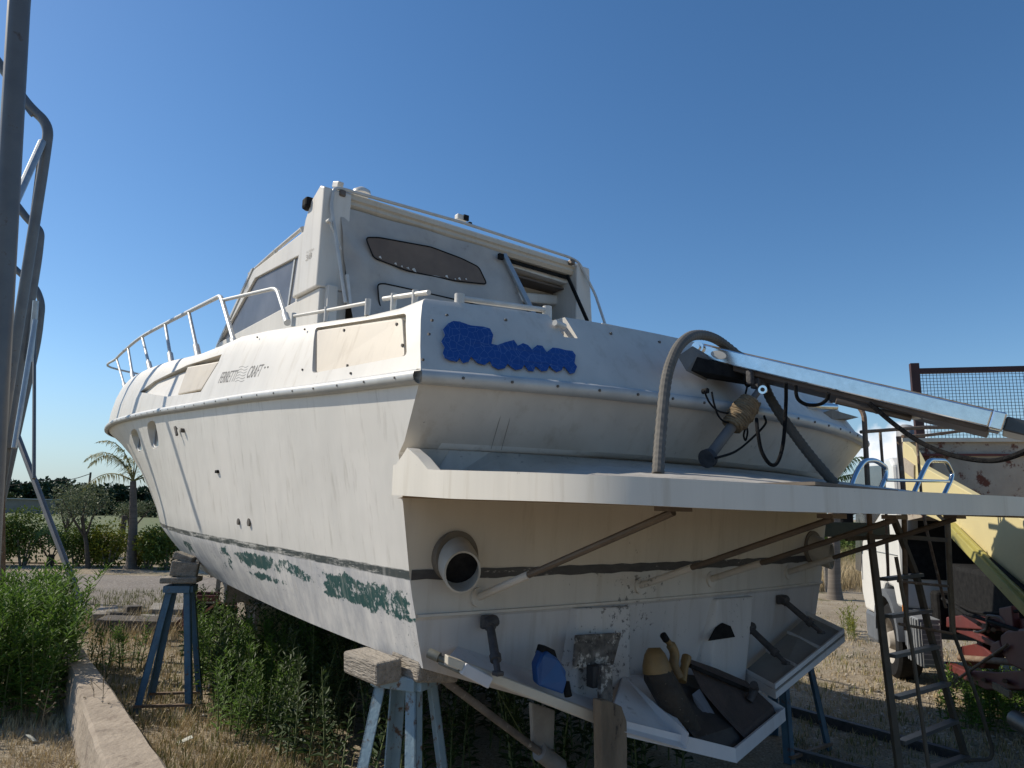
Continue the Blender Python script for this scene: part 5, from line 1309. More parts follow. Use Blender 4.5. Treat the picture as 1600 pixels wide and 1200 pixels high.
# chassis
for r_ in (.55, 1.35):
    MB().box((r_, -1.9, .72), (.08, 5.2, .20)).build('chassis_rail', REDP, TK, bev=.006)
ch = MB()
for f_ in (-.6, -1.6, -2.6, -3.6, -4.4): ch.box((.95, f_, .70), (.72, .10, .14))
ch.build('cross_member', REDP, TK)
def redpoly(P, r_, th, name, m_=None, bev=.01):
    Q = [tl(x, y, r_) for x, y in P]; return MB().prism([(r_, p.y, p.z) for p in Q], [(r_+th, p.y, p.z) for p in Q]).build(name, m_ or REDP, TK, bev=bev)
redpoly([(1478, 964), (1510, 960), (1620, 968), (1620, 990), (1478, 980)], .22, .10, 'subframe')
redpoly([(1562, 992), (1572, 984), (1625, 978), (1625, 1062), (1578, 1040), (1562, 1018)], .16, .12, 'mount_plate', bev=.02)
redpoly([(1476, 1034), (1504, 1046), (1560, 1050), (1625, 1044), (1625, 1078), (1540, 1078), (1506, 1062), (1480, 1046)], .20, .08, 'side_bracket')
redpoly([(1548, 1005), (1560, 1000), (1566, 1018), (1556, 1026), (1546, 1018)], .15, .05, 'lug_plate')
redpoly([(1500, 1010), (1530, 1004), (1548, 1022), (1536, 1044), (1508, 1040)], .34, .12, 'spring_hanger')
redpoly([(1560, 950), (1580, 946), (1584, 985), (1564, 988)], .18, .05, 'valve_bracket')
redpoly([(1600, 930), (1625, 905), (1625, 985), (1600, 985)], .10, .10, 'hinge_post')
MB().tube([tuple(tl(1500, 1028, .3)), tuple(tl(1600, 1036, .3))], .028, 12).build('drive_shaft', RUST, TK, smooth_=True)
MB().tube(curve([tl(1490, 940, .2), tl(1520, 955, .2), tl(1560, 958, .2), tl(1625, 950, .2)], 6), .012, 8).build('air_line', DARK, TK, smooth_=True)
for x_, y_ in ((1512, 1052), (1536, 1062), (1570, 1064), (1530, 975), (1552, 984)): MB().tube([tuple(tl(x_, y_, .19)), tuple(tl(x_, y_, .14))], .018, 8).build('bolt', RUST, TK)
redpoly([(1494, 975), (1520, 985), (1555, 1003), (1552, 1012), (1520, 998), (1494, 988)], .25, .04, 'linkage')
for k in range(5):
    o_ = k*.05; MB().tube(rnd([(.2+o_, -1.3, .78), (.16+o_, -1.5, .80+.02*k), (.14, -1.75, .86+.02*k), (.14, -1.78, .97), (.18, -1.95, .98), (.2, -2.05, .86)], .06), .011, 8).build('brake_pipe', REDP if k % 2 else BRONZE, TK, smooth_=True)
MB().tube([(.1, -.9, 1.00), (.12, -1.4, .93), (.2, -2.6, .92)], .016, 8).build('hydraulic_pipe', DARK, TK, smooth_=True)
MB().tube([(.12, -1.1, .36), (.14, -2.1, .80)], .012, 8).build('tie_rod', RUST, TK)
MB().box((.13, -1.95, .45), (.02, .3, .05)).build('step_bar', CORD, TK)
MB().tube([(.15, -2.1, .28), (.15, -2.9, .28)], .065, 14).build('exhaust_end', BRONZE, TK, smooth_=40)
MB().box((1.0, -1.3, 1.05), (1.5, 1.5, .5)).build('pump_housing', DARK, TK, bev=.05)
# raised yellow tipper body (tilted with its front up)
E1 = [tl(1414, 690), tl(1428, 700), tl(1442, 727), tl(1530, 776), tl(1604, 812), tl(1700, 880), tl(1700, 1030), tl(1600, 916), tl(1500, 826), tl(1414, 790)]
E1[0] = tl(1414, 690); 
body = empty('tipper_body'); body.parent = TK
sp_ = MB().prism([(-.02, p.y, p.z) for p in E1], [(.04, p.y, p.z) for p in E1]); SPo = sp_.build('side_panel', YEL, body, bev=.006)
tb_ = MB().bar((-.05, E1[8].y+.05, E1[8].z+.01), (-.05, E1[6].y, E1[6].z+.0), .08, .085); tb_.bar((-.05, tl(1505, 826).y, tl(1505, 826).z), (-.05, tl(1700, 1015).y, tl(1700, 1015).z), .03, .05)
tb_.build('bottom_beam', OLY, body, bev=.006)
MB().bar((-.045, tl(1475, 812).y, tl(1475, 812).z+.04), (-.045, tl(1700, 1000).y, tl(1700, 1000).z+.03), .02, .02).build('side_cable', DARK, body)
# headboard facing rearwards
h0, h1, h2 = tf(1432, 690, -.25), tf(1432, 790, -.25), tf(1700, 690, -.25)
hbz0, hbz1 = h1.z-.1, h0.z
MB().box(((.04+2.1)/2, -.25, (hbz0+hbz1)/2), (2.06, .06, hbz1-hbz0)).build('headboard', RW, body, bev=.01)
MB().box((1.07, -.29, hbz1+.01), (2.08, .06, .04)).build('headboard_rim', CRM, body)
MB().box((1.07, -.30, hbz1-.14), (2.04, .03, .02)).build('headboard_rib', REDP, body)
MB().prism([(.04, E1[3].y, E1[3].z), (2.1, E1[3].y, E1[3].z), (2.1, -.25, hbz0), (.04, -.25, hbz0)], [(.04, E1[3].y, E1[3].z-.05), (2.1, E1[3].y, E1[3].z-.05), (2.1, -.25, hbz0-.05), (.04, -.25, hbz0-.05)]).build('load_floor', RW, body)
MB().prism([(2.06, p.y, p.z) for p in E1], [(2.12, p.y, p.z) for p in E1]).build('side_panel', YEL, body)
MB().prism([(-.035, *p) for p in [(tl(1417, 715).y, tl(1417, 715).z), (tl(1434, 727).y, tl(1434, 727).z), (tl(1434, 748).y, tl(1434, 748).z), (tl(1416, 735).y, tl(1416, 735).z)]], [(-.0, *p) for p in [(tl(1417, 715).y, tl(1417, 715).z), (tl(1434, 727).y, tl(1434, 727).z), (tl(1434, 748).y, tl(1434, 748).z), (tl(1416, 735).y, tl(1416, 735).z)]]).build('latch_plate', RW, body)
# mesh guard above
m0, m1 = tf(1428, 568, -.25), tf(1428, 690, -.25)
ztop = m0.z; MB().box((m0.x, -.25, (ztop+hbz1)/2-.05), (.085, .06, ztop-hbz1+.1)).build('guard_post', mat('maroon', (.055, .018, .016), (.035, .014, .012), scale=6, rough=.6), body, bev=.004)
tb0 = tf(1440, 580, -.25); MRN = bpy.data.materials['maroon']
MB().box((m0.x+1.1, -.25, tb0.z), (2.2, .05, .055)).build('guard_bar', MRN, body)
ms = MB(); xx = m0.x+.04
while xx < m0.x+1.6: ms.bar((xx, -.25, hbz1), (xx, -.25, tb0.z), .004, .004); xx += .033
zz = hbz1
while zz < tb0.z: ms.bar((m0.x, -.254, zz), (m0.x+1.6, -.254, zz), .004, .004); zz += .033
ms.build('wire_mesh', ROPEW, body)

# ================================================================== vegetation helpers
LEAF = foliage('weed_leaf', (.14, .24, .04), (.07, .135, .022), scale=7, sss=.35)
LEAFD = foliage('shaded_weed_leaf', (.045, .08, .022), (.03, .055, .018), scale=7)  # darker copy of the weed leaf, hull shade painted into its colour
HEDGE = foliage('hedge_leaf', (.14, .19, .03), (.05, .09, .02), scale=3)
HEDGEY = foliage('yellow_hedge_leaf', (.30, .29, .03), (.09, .13, .025), scale=3)
OLIVEL = foliage('olive_leaf', (.16, .19, .10), (.09, .11, .06), scale=5)
PALM = foliage('palm_leaf', (.20, .22, .06), (.30, .24, .09), scale=4)
FAN = foliage('fan_leaf', (.08, .15, .04), (.11, .17, .06), scale=4)
PINE = foliage('far_tree_leaf', (.04, .07, .03), (.018, .036, .018), scale=.6, sss=.05)
PINE2 = foliage('far_tree_light', (.07, .09, .03), (.04, .06, .02), scale=.6, sss=.05)
DRY = foliage('dry_grass', (.50, .40, .24), (.34, .26, .14), scale=5, sss=.15)
DRYG = foliage('half_dry_grass', (.20, .19, .06), (.12, .13, .04), scale=5, sss=.15)
BARK = mat('bark', (.10, .08, .06), (.06, .05, .04), scale=8, rough=.95, bump=.8, stretch=(1, 1, 3))
STEM = mat('green_stem', (.12, .15, .05), (.09, .11, .04), scale=8, rough=.8)
def leaf(m, p, d, w, ln, nrm_, bend=.25):
    d = d.normalized(); s = d.cross(nrm_)
    if s.length < .1: s = d.cross(Vector((.3, .8, .2)))
    s.normalize(); dn = s.cross(d)
    b = len(m.v)
    mid = p+d*ln*.45; tip = p+d*ln-dn*ln*bend*0+Vector((0, 0, -ln*bend))
    m.v += [tuple(p), tuple(mid+s*w/2+dn*w*.12), tuple(tip), tuple(mid-s*w/2+dn*w*.12)]
    m.f.append((b, b+1, b+2, b+3))
def stems(m, sm_, pts, hr, lr, wr, dens, rng, lean=.15):
    for (x, y, z) in pts:
        h = rng.uniform(*hr); lx, ly = rng.gauss(0, lean)*h, rng.gauss(0, lean)*h
        sm_.tube([(x, y, z), (x+lx*.35, y+ly*.35, z+h*.5), (x+lx, y+ly, z+h)], [.006, .005, .002], 4, caps=False)
        n = int(h*dens)
        for k in range(n):
            t = .12+.88*k/n; p = Vector((x+lx*t*t, y+ly*t*t, z+h*t)); an = k*2.4+rng.uniform(-.3, .3); upk = .35+.9*t*t
            d = Vector((math.cos(an), math.sin(an), upk+rng.uniform(-.2, .2)))
            ln = rng.uniform(*lr)*(1.15-.55*t); leaf(m, p, d, ln*rng.uniform(*wr), ln, Vector((0, 0, 1)), rng.uniform(.05, .35))
        # side shoots
        for q in range(int(h*5)):
            t = rng.uniform(.35, .95); p = Vector((x+lx*t*t, y+ly*t*t, z+h*t)); an = rng.uniform(0, 6.28); dd = Vector((math.cos(an), math.sin(an), 1.1)).normalized(); L_ = rng.uniform(.08, .2)
            for k in range(9):
                pp = p+dd*L_*k/9; a2 = an+k*2.4; d = Vector((math.cos(a2), math.sin(a2), .8)); ln = rng.uniform(*lr)*.6; leaf(m, pp, d, ln*.25, ln, Vector((0, 0, 1)), .1)
def bush(name, pts, hr, lab, cat='bush', lm=LEAF, lr=(.07, .12), wr=(.14, .22), dens=75, seed=1, kind=None, group=None):
    rng = random.Random(seed); m_, s_ = MB(), MB(); stems(m_, s_, pts, hr, lr, wr, dens, rng)
    cx = sum(p[0] for p in pts)/len(pts); cy = sum(p[1] for p in pts)/len(pts)
    e = empty(name, (cx, cy, 0)); tag(e, lab, cat, group, kind)
    for mm in (m_, s_): mm.v = [(x-cx, y-cy, z) for x, y, z in mm.v]
    m_.build('foliage', lm, e, norm=False); s_.build('stem', STEM, e, norm=False); return e
rng = random.Random(11)
# big sunlit weed bush on the left
pts = []
while len(pts) < 210:
    x, y = rng.uniform(-5.6, -3.55), rng.uniform(5.7, 8.2)
    px, py = pr(Vector((x, y, 0)))
    if px < 106+(rng.random()*20) : pts.append((x, y, 0))
bush('weed_bush', pts, (.62, 1.08), 'dense bright green weed bush growing left of the low concrete wall', seed=3, lr=(.11, .18), wr=(.17, .25), dens=58)
pts = [(gnd(165+rng.uniform(-22, 25), 1050+rng.uniform(-8, 14)).x, gnd(165, 1050+rng.uniform(-8, 12)).y, 0) for k in range(14)]
bush('weed_plant', pts, (.28, .5), 'small green weed between the low wall and the bow trestle', 'plant', seed=5)
pts = [(gnd(x, y).x, gnd(x, y).y, 0) for x, y in [(rng.uniform(330, 470), rng.uniform(1105, 1165)) for k in range(44)]]
bush('weed_bush', pts, (.3, .62), 'bright green weed clump catching sun at the shadow edge below the hull', seed=8)
pts = [(gnd(x, y).x, gnd(x, y).y, 0) for x, y in [(rng.uniform(305, 350), rng.uniform(1030, 1095)) for k in range(22)]]
bush('weed_bush', pts, (.5, .85), 'tall leafy weed clump right of the bow trestle', seed=9, lr=(.06, .10), wr=(.3, .45))
pts = [(gnd(x, y).x, gnd(x, y).y, 0) for x, y in [(rng.uniform(345, 500), rng.uniform(1050, 1120)) for k in range(60)]]
bush('weed_bush', pts, (.35, .75), 'bushy green weeds between the bow trestle and the near trestle', seed=19, lr=(.07, .11), wr=(.25, .4))
# undergrowth in the hull's shade: one mass
pts = []
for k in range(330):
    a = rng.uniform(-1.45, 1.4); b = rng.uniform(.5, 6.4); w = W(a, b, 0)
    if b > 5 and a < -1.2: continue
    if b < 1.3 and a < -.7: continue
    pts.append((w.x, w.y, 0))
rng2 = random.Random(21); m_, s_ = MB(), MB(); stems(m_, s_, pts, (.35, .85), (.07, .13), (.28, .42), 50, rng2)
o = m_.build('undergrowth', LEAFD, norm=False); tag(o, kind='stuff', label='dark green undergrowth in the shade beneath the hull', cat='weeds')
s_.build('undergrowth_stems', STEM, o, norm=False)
# weeds right under the truck
pts = [(gnd(x, y).x, gnd(x, y).y, 0) for x, y in [(rng.uniform(1470, 1640), rng.uniform(1095, 1150)) for k in range(80)]]
bush('weed_bush', pts, (.15, .42), 'low leafy weeds growing beneath the truck chassis', seed=14, lr=(.05, .09), wr=(.35, .5), lm=LEAF)
pts = [(gnd(x, y).x, gnd(x, y).y, 0) for x, y in [(rng.uniform(1318, 1336), rng.uniform(985, 1000)) for k in range(14)]]
bush('weed_plant', pts, (.2, .4), 'yellow green weed by the front bumper of the truck', 'plant', lm=HEDGEY, seed=15)

# dry grass
def grass(name, area, n, h, m_, seed, kind='stuff'):
    rg = random.Random(seed); g = MB(); cnt = 0
    while cnt < n:
        p = area(rg)
        if p is None: continue
        cnt += 1
        for k in range(rg.randint(4, 8)):
            hh = rg.uniform(*h); an = rg.uniform(0, 6.28); ln = rg.uniform(.1, .8)*hh; w = rg.uniform(.0016, .0035)*(1+p.y*.06)
            bx, by = p.x+rg.gauss(0, .03), p.y+rg.gauss(0, .03); c, s = math.cos(an), math.sin(an); b = len(g.v)
            g.v += [(bx-s*w, by+c*w, 0), (bx+s*w, by-c*w, 0), (bx+c*ln*.4+s*w*.7, by+s*ln*.4-c*w*.7, hh*.6), (bx+c*ln*.4-s*w*.7, by+s*ln*.4+c*w*.7, hh*.6), (bx+c*ln, by+s*ln, hh)]
            g.f += [(b, b+1, b+2, b+3), (b+3, b+2, b+4)]
    o = g.build(name, m_, norm=False); tag(o, kind='stuff'); return o
def near_left(rg):
    x, y = rg.uniform(0, 520), 985+rg.random()**.8*260; p = gnd(x, y)
    return p
grass('dry_grass', near_left, 3200, (.02, .09), DRY, 31)
grass('tall_dry_grass', lambda rg: gnd(rg.uniform(120, 300), rg.uniform(960, 1010)), 160, (.10, .30), DRY, 32)
grass('mixed_grass', lambda rg: gnd(rg.uniform(120, 540), rg.uniform(960, 1230)), 1000, (.02, .12), DRYG, 33)
def right_a(rg): return gnd(rg.uniform(1225, 1640), 935+rg.random()*290)
grass('sparse_grass', right_a, 1700, (.015, .06), DRY, 34)
grass('sparse_green_grass', right_a, 450, (.02, .09), DRYG, 35)
grass('grass_bank', lambda rg: gnd(rg.uniform(1225, 1400), rg.uniform(875, 925)), 1500, (.2, .75), DRY, 36)
grass('green_bank', lambda rg: gnd(rg.uniform(1225, 1400), rg.uniform(865, 900)), 900, (.3, .9), DRYG, 38)
grass('verge_grass', lambda rg: gnd(rg.uniform(-20, 350), rg.uniform(925, 985)), 1500, (.03, .15), DRYG, 37)
# loose stones and clods
def stones(name, area, n, sz, m_, seed, lab=None):
    rg = random.Random(seed); g = MB()
    for k in range(n):
        p = area(rg); s_ = rg.uniform(*sz); b = len(g.v); an = rg.uniform(0, 3)
        for z, r_ in ((0, .9), (.35, 1), (.65, .6)):
            for q in range(5): a2 = an+q*1.2566; rr_ = s_*r_*rg.uniform(.7, 1.2); g.v.append((p.x+math.cos(a2)*rr_, p.y+math.sin(a2)*rr_*.8, s_*z))
        for l_ in (0, 5):
            for q in range(5): q2 = (q+1) % 5; g.f.append((b+l_+q, b+l_+q2, b+l_+5+q2, b+l_+5+q))
        g.f.append(tuple(b+10+q for q in range(5)))
    o = g.build(name, m_, norm=False); tag(o, kind='stuff'); return o
STN = mat('pale_stone', (.48, .43, .35), (.32, .28, .23), scale=1.5, rough=.95)
stones('gravel', lambda rg: gnd(rg.uniform(1225, 1640), 930+rg.random()*290), 2600, (.006, .02), STN, 61)
stones('loose_stones', lambda rg: gnd(rg.uniform(-20, 520), 960+rg.random()*260), 500, (.008, .03), STN, 62)
stones('road_stones', lambda rg: gnd(rg.uniform(-20, 345), 900+rg.random()*40), 500, (.015, .045), STN, 63)
# thin dry umbellifer stalks in front of the wall
ST = mat('dry_stalk', (.17, .13, .08), (.24, .19, .12), scale=20, rough=.9); FLW = mat('pale_flower', (.62, .62, .55), (.5, .5, .42), scale=30, rough=.8)
for i, (x, y, h) in enumerate(((150, 1180, .55), (140, 1170, .4), (215, 1195, .3), (60, 1160, .35), (550, 1170, .45), (590, 1190, .4))):
    p = gnd(x, y); rg = random.Random(50+i); e = empty('dry_stalk', p); m_ = MB(); top = Vector((rg.uniform(-.04, .04), rg.uniform(-.04, .04), h))
    m_.tube([(0, 0, 0), (.01, 0, h*.5), top], .0022, 5)
    hd = MB()
    for k in range(7):
        t = rg.uniform(.4, 1); an = rg.uniform(0, 6.28); q = top*t; r_ = q+Vector((math.cos(an)*.06, math.sin(an)*.06, .06)); m_.tube([q, r_], .0014, 4); hd.disc(r_, (rg.uniform(-.3, .3), rg.uniform(-.3, .3), 1), .008, .004, 7)
    m_.build('stalk', ST, e); hd.build('seed_head', ST, e)
    tag(e, ['tallest dry stalk standing in front of the low wall', 'second dry stalk just left of the tallest by the wall', 'short dry stalk at the foot of the wall near the frame edge', 'lone dry stalk at the lower left edge', 'dry stalk left of the near trestle legs', 'dry stalk close beside the near trestle leg'][i], 'stalk')

# ================================================================== road side clutter
random.seed(5)
STONE = mat('grey_slab', (.30, .28, .25), (.20, .185, .165), scale=6, rough=.95, bump=.5, c3=(.08, .07, .06), s3=10, t3=(.6, .7))
WOODD = mat('dark_rotten_wood', (.13, .115, .10), (.06, .052, .045), scale=6, rough=.95, bump=.9, bscale=14, stretch=(1, 6, 6), c3=(.26, .23, .20), s3=9, t3=(.62, .7))
def slab(x, y, Y, size, rz, tilt, lab, m=STONE, name='stone_slab', cat='slab', zoff=0):
    p = gnd(x, y); o = MB().box((0, 0, 0), size).build(name, m, bev=.015); o.location = (p.x, p.y, size[2]/2+zoff); o.rotation_euler = (tilt, .02, rz); tag(o, lab, cat); return o
slab(218, 985, 0, (1.05, .35, .16), .1, .05, 'long dark timber sleeper lying on the grass between wall and road', WOODD, 'old_sleeper', 'sleeper')
slab(262, 966, 0, (.5, .4, .08), .3, .12, 'flat grey slab stacked right of the old sleeper', zoff=.1)
slab(250, 972, 0, (.45, .35, .10), -.2, -.08, 'lower grey slab under the flat one right of the sleeper')
slab(178, 962, 0, (.5, .3, .10), .2, .1, 'pale slab lying left of the old sleeper')
slab(152, 975, 0, (.2, .2, .16), .5, .1, 'small dark broken block near the sleeper', WOOD, 'broken_block', 'block')
for i_, (x_, y_, sx_, sz_) in enumerate(((190, 978, .3, .18), (238, 980, .26, .14), (205, 968, .22, .2), (170, 972, .2, .12), (262, 980, .24, .1))):
    slab(x_, y_, 0, (sx_, .2, sz_), .4*i_, .1*i_-.2, ['dark broken timber chunk at the left end of the sleeper', 'dark timber chunk at the right end of the sleeper', 'upright dark timber chunk behind the sleeper', 'low dark lump left of the rubble pile', 'low dark lump at the right of the rubble pile'][i_], WOODD, 'timber_chunk', 'timber')
bp = gnd(320, 985); bx = empty('red_crate', (bp.x+.05, bp.y, 0)); tag(bx, 'old red metal crate under the forward part of the hull', 'crate')
k = MB(); 
for s in (-1, 1): k.box((s*.28, 0, .24), (.03, .4, .48)); k.box((0, s*.2, .45), (.56, .03, .08)); k.box((0, s*.2, .06), (.56, .03, .08))
k.build('crate_frame', REDP, bx); MB().box((0, .05, .22), (.5, .28, .3)).build('crate_filling', DARK, bx); MB().bar((-.25, -.23, .1), (.22, -.23, .42), .03, .03).build('brace', mat('pale_red', (.35, .12, .09), rough=.7), bx)
slab(355, 1000, 0, (.16, .16, .42), .2, .0, 'pale yellow post stub beside the red crate', YB, 'post_stub', 'post')
PLK = gnd(330, 975); o = MB().box((0, 0, 0), (1.4, .5, .05)).build('plank_stack', WOODX, bev=.01); o.location = (PLK.x+.35, PLK.y+.9, .62); tag(o, 'weathered planks laid flat behind the red crate', 'planks')
k = MB(); 
for s in (-1, 1): k.box((s*.55, 0, -.32), (.12, .4, .58))
k.build('plank_support', WOODX, o)
for i, (x, y) in enumerate(((288, 1168), (22, 1035), (48, 1165), (15, 1100))):
    p = gnd(x, y); o = MB().box((0, 0, 0), (.10, .035, .004)).build('paper_scrap', FLW); o.location = (p.x, p.y, .05); o.rotation_euler = (.3, -.3, .7+i); tag(o, ['white scrap lying on the dry grass beside the bow trestle', 'white scrap caught at the left edge of the weed bush', 'small white scrap on the dry ground at lower left', 'white scrap in the shade below the weed bush'][i], 'scrap')
# dark steel rail across the shaded gravel
a_, b_ = gnd(1262, 1118, .04), gnd(1512, 1186, .04); a_ -= (b_-a_)*.6
tag(MB().bar(a_, b_, .06, .08).build('ground_rail', BLACKMET, bev=.004), 'dark steel rail lying on gravel from the trays to the ladder foot', 'rail')
a_, b_ = gnd(1240, 1178, .04), gnd(1320, 1200, .04); b_ += (b_-a_)*1.5
tag(MB().bar(a_, b_, .06, .08).build('ground_rail', BLACKMET, bev=.004), 'second dark steel rail nearer the camera at lower right', 'rail')

# ================================================================== trees and far background
def crown_mesh(m, c, rad, n, size, rng, nrmz=.3, lumps=7):
    L_ = []
    for k in range(lumps):
        d = Vector((rng.gauss(0, 1), rng.gauss(0, 1), rng.gauss(0, .8))).normalized(); L_.append((Vector((d.x*rad[0]*.55, d.y*rad[1]*.55, d.z*rad[2]*.55)), rng.uniform(.4, .7)))
    for k in range(n):
        o_, s_ = L_[k % lumps]; d = Vector((rng.gauss(0, 1), rng.gauss(0, 1), rng.gauss(0, 1))).normalized(); q = rng.random()**.4
        p = Vector(c)+o_+Vector((d.x*rad[0], d.y*rad[1], d.z*rad[2]))*s_*q
        dd = (d+Vector((rng.gauss(0, .5), rng.gauss(0, .5), rng.gauss(0, .5)))).normalized(); sz = size*rng.uniform(.6, 1.3)
        leaf(m, p, dd, sz*.55, sz, Vector((rng.gauss(0, 1), rng.gauss(0, 1), 1)), .15)
def shrub(x, y, w, h, lm, lab, seed, n=2600, lsz=.085, Yd=None, name='hedge_shrub', cat='shrub', group=None):
    p = gnd(x, y); rng = random.Random(seed); e = empty(name, (p.x, p.y, 0)); tag(e, lab, cat, group)
    m_ = MB(); crown_mesh(m_, (0, 0, h*.52), (w/2*1.05, w/2, h*.54), n, lsz, rng, lumps=11); m_.build('crown', lm, e, norm=False)
    t = MB()
    for k in range(5): an = k*1.3+seed; t.tube([(math.cos(an)*.06, math.sin(an)*.06, 0), (math.cos(an)*w*.16, math.sin(an)*w*.16, h*.45)], [.03, .015], 6)
    t.build('trunk', mat('pale_stem', (.22, .20, .16), (.15, .13, .11), rough=.9) if 'pale_stem' not in bpy.data.materials else bpy.data.materials['pale_stem'], e); return e
shrub(-25, 884, 1.5, 1.3, HEDGE, 'dark hedge shrub at the far left edge beyond the road', 60)
shrub(35, 884, 1.5, 1.55, HEDGE, 'broad dark shrub with pale twigs left of the fan palm', 61, n=3400)
shrub(118, 884, 1.2, 1.15, HEDGE, 'dark rounded shrub just right of the fan palm', 62, n=2800)
shrub(168, 886, 1.35, 1.15, HEDGEY, 'yellow tinged rounded shrub left of the palm trunk', 63, n=3600)
shrub(232, 888, 1.35, 1.2, HEDGEY, 'yellow tinged rounded shrub right of the palm trunk below the bow', 64, n=3600)
shrub(262, 890, 1.3, 1.25, HEDGE, 'dark green shrub partly hidden behind the bow', 65, n=3000)
# fan palm
p = gnd(78, 884); e = empty('fan_palm', (p.x, p.y, 0)); tag(e, 'small fan palm with round pleated leaves beyond the road', 'palm')
m_ = MB(); rng = random.Random(4)
for k in range(7):
    an = k*.9+.3; c = Vector((math.cos(an)*.38, math.sin(an)*.2-.15, .55+.12*(k % 3)+.1)); m2 = Vector((math.cos(an), math.sin(an)*.3-.5, .55)).normalized()
    u = m2.cross(UP).normalized(); v = u.cross(m2)
    for q in range(19):
        t = -2.2+4.4*q/18; d = (u*math.sin(t)+v*math.cos(t)); leaf(m_, c, d, .045, .42, m2, .1)
m_.build('crown', FAN, e, norm=False); t = MB()
for k in range(7): an = k*.9+.3; t.tube([(0, 0, .1), (math.cos(an)*.38, math.sin(an)*.2-.15, .55+.12*(k % 3)+.1)], .012, 5)
t.tube([(0, 0, 0), (0, 0, .3)], [.1, .08], 8); t.build('trunk', BARK, e)
# feather palm behind the bow
def frond(m, s, p0, d0, ln, droop, rng, lw=.028, ll=.34, n=46):
    pts = []; p = Vector(p0); d = Vector(d0).normalized()
    for k in range(13): pts.append(p.copy()); p = p+d*ln/12; d = (d+Vector((0, 0, -droop/12*(.6+k*.13)))).normalized()
    s.tube(pts, [.022*(1-k/14) for k in range(13)], 5)
    cp = curve(pts, 4)
    for k in range(n):
        t = .12+.88*k/n; i = int(t*(len(cp)-2)); q = cp[i]; td = (cp[i+1]-cp[i]).normalized(); side = td.cross(UP).normalized()
        for sg in (-1, 1):
            L_ = ll*math.sin(math.pi*min(.95, .18+.8*t))*rng.uniform(.75, 1.1); dd = side*sg*.8+td*.55+Vector((0, 0, rng.uniform(-.7, .25))); leaf(m, q, dd, lw, L_, UP, rng.uniform(.2, .6))
PBARK = mat('palm_bark', (.17, .14, .115), (.10, .085, .07), scale=6, rough=.95, bump=.8, stretch=(1, 1, 4))
pb_ = gnd(204, 889); e = empty('feather_palm', (pb_.x, pb_.y, 0)); tag(e, 'palm with slim dark trunk and drooping yellowed fronds beside the bow', 'palm tree')
yp = pb_.y; tpz = atY(208, 752, yp); rel = tpz-Vector((pb_.x, yp, 0))
MB().tube([(0, 0, 0), (.0, 0, .12), (rel.x*.3, 0, rel.z*.5), rel], [.21, .135, .105, .075], 14).build('trunk', PBARK, e, smooth_=True)
m_, s_ = MB(), MB(); rng = random.Random(2)
sc_ = yp/F
for (dx, dz, ln, dr_) in ((-1, .45, 2.1, 1.35), (-.75, 1.3, 1.9, 2.0), (-.35, 1.4, 1.7, 2.1), (-.55, 1.0, 1.8, 2.3), (.9, .8, 1.6, 1.6), (.2, 1.3, 1.4, 1.2), (.6, .3, 1.5, 1.4), (-.2, .9, 1.4, 2.2)):
    frond(m_, s_, rel, (dx, rng.uniform(-.4, .4), dz), ln, dr_, rng)
m_.build('crown', PALM, e, norm=False); s_.build('frond_stem', PALM, e, norm=False)
# olive trees
def tree(x, y, h, cr, lm, lab, seed, name='olive_tree', n=2600, lsz=.07, lean=.3, tr=.07, lumps=8, cat='tree', ctr=None, group=None, Yd=None):
    p = gnd(x, y) if Yd is None else Vector((atY(x, 790, Yd).x, Yd, 0)); rng = random.Random(seed); e = empty(name, (p.x, p.y, 0)); tag(e, lab, cat, group)
    t = MB(); t.tube([(0, 0, 0), (lean*.4, 0, h*.3), (lean, .0, h*.6)], [tr, tr*.75, tr*.5], 8)
    for k in range(6):
        an = k*1.1+seed; t.tube([(lean*.5, 0, h*.35), (lean+math.cos(an)*cr[0]*.35, math.sin(an)*cr[1]*.35, h*.62), (lean+math.cos(an)*cr[0]*.7, math.sin(an)*cr[1]*.7, h*.8)], [tr*.45, tr*.3, tr*.1], 5)
    t.build('trunk', BARK, e)
    m_ = MB(); crown_mesh(m_, (lean, 0, h-cr[2]*1.0), cr, n, lsz, rng, lumps=lumps); m_.build('crown', lm, e, norm=False); return e
tree(138, 888, 2.2, (.85, .7, .55), OLIVEL, 'grey green olive tree with leaning trunk in front of the field', 70, lean=-.35, n=1900, lumps=12, lsz=.075)
tree(95, 872, 2.3, (.8, .7, .65), OLIVEL, 'thin olive tree left of the leaning one above the fan palm', 71, n=1300, lumps=9, lean=.1)
tree(192, 862, 1.9, (.75, .6, .45), OLIVEL, 'sparse low olive tree just left of the palm trunk', 72, n=1500, lumps=7)
# posts in the field edge
q = gnd(186, 866); o = MB().tube([(0, 0, 0), (.04, 0, 1.3)], [.11, .09], 10).build('tree_stump', BARK); o.location = q; tag(o, 'grey dead stump left of the palm trunk', 'stump')
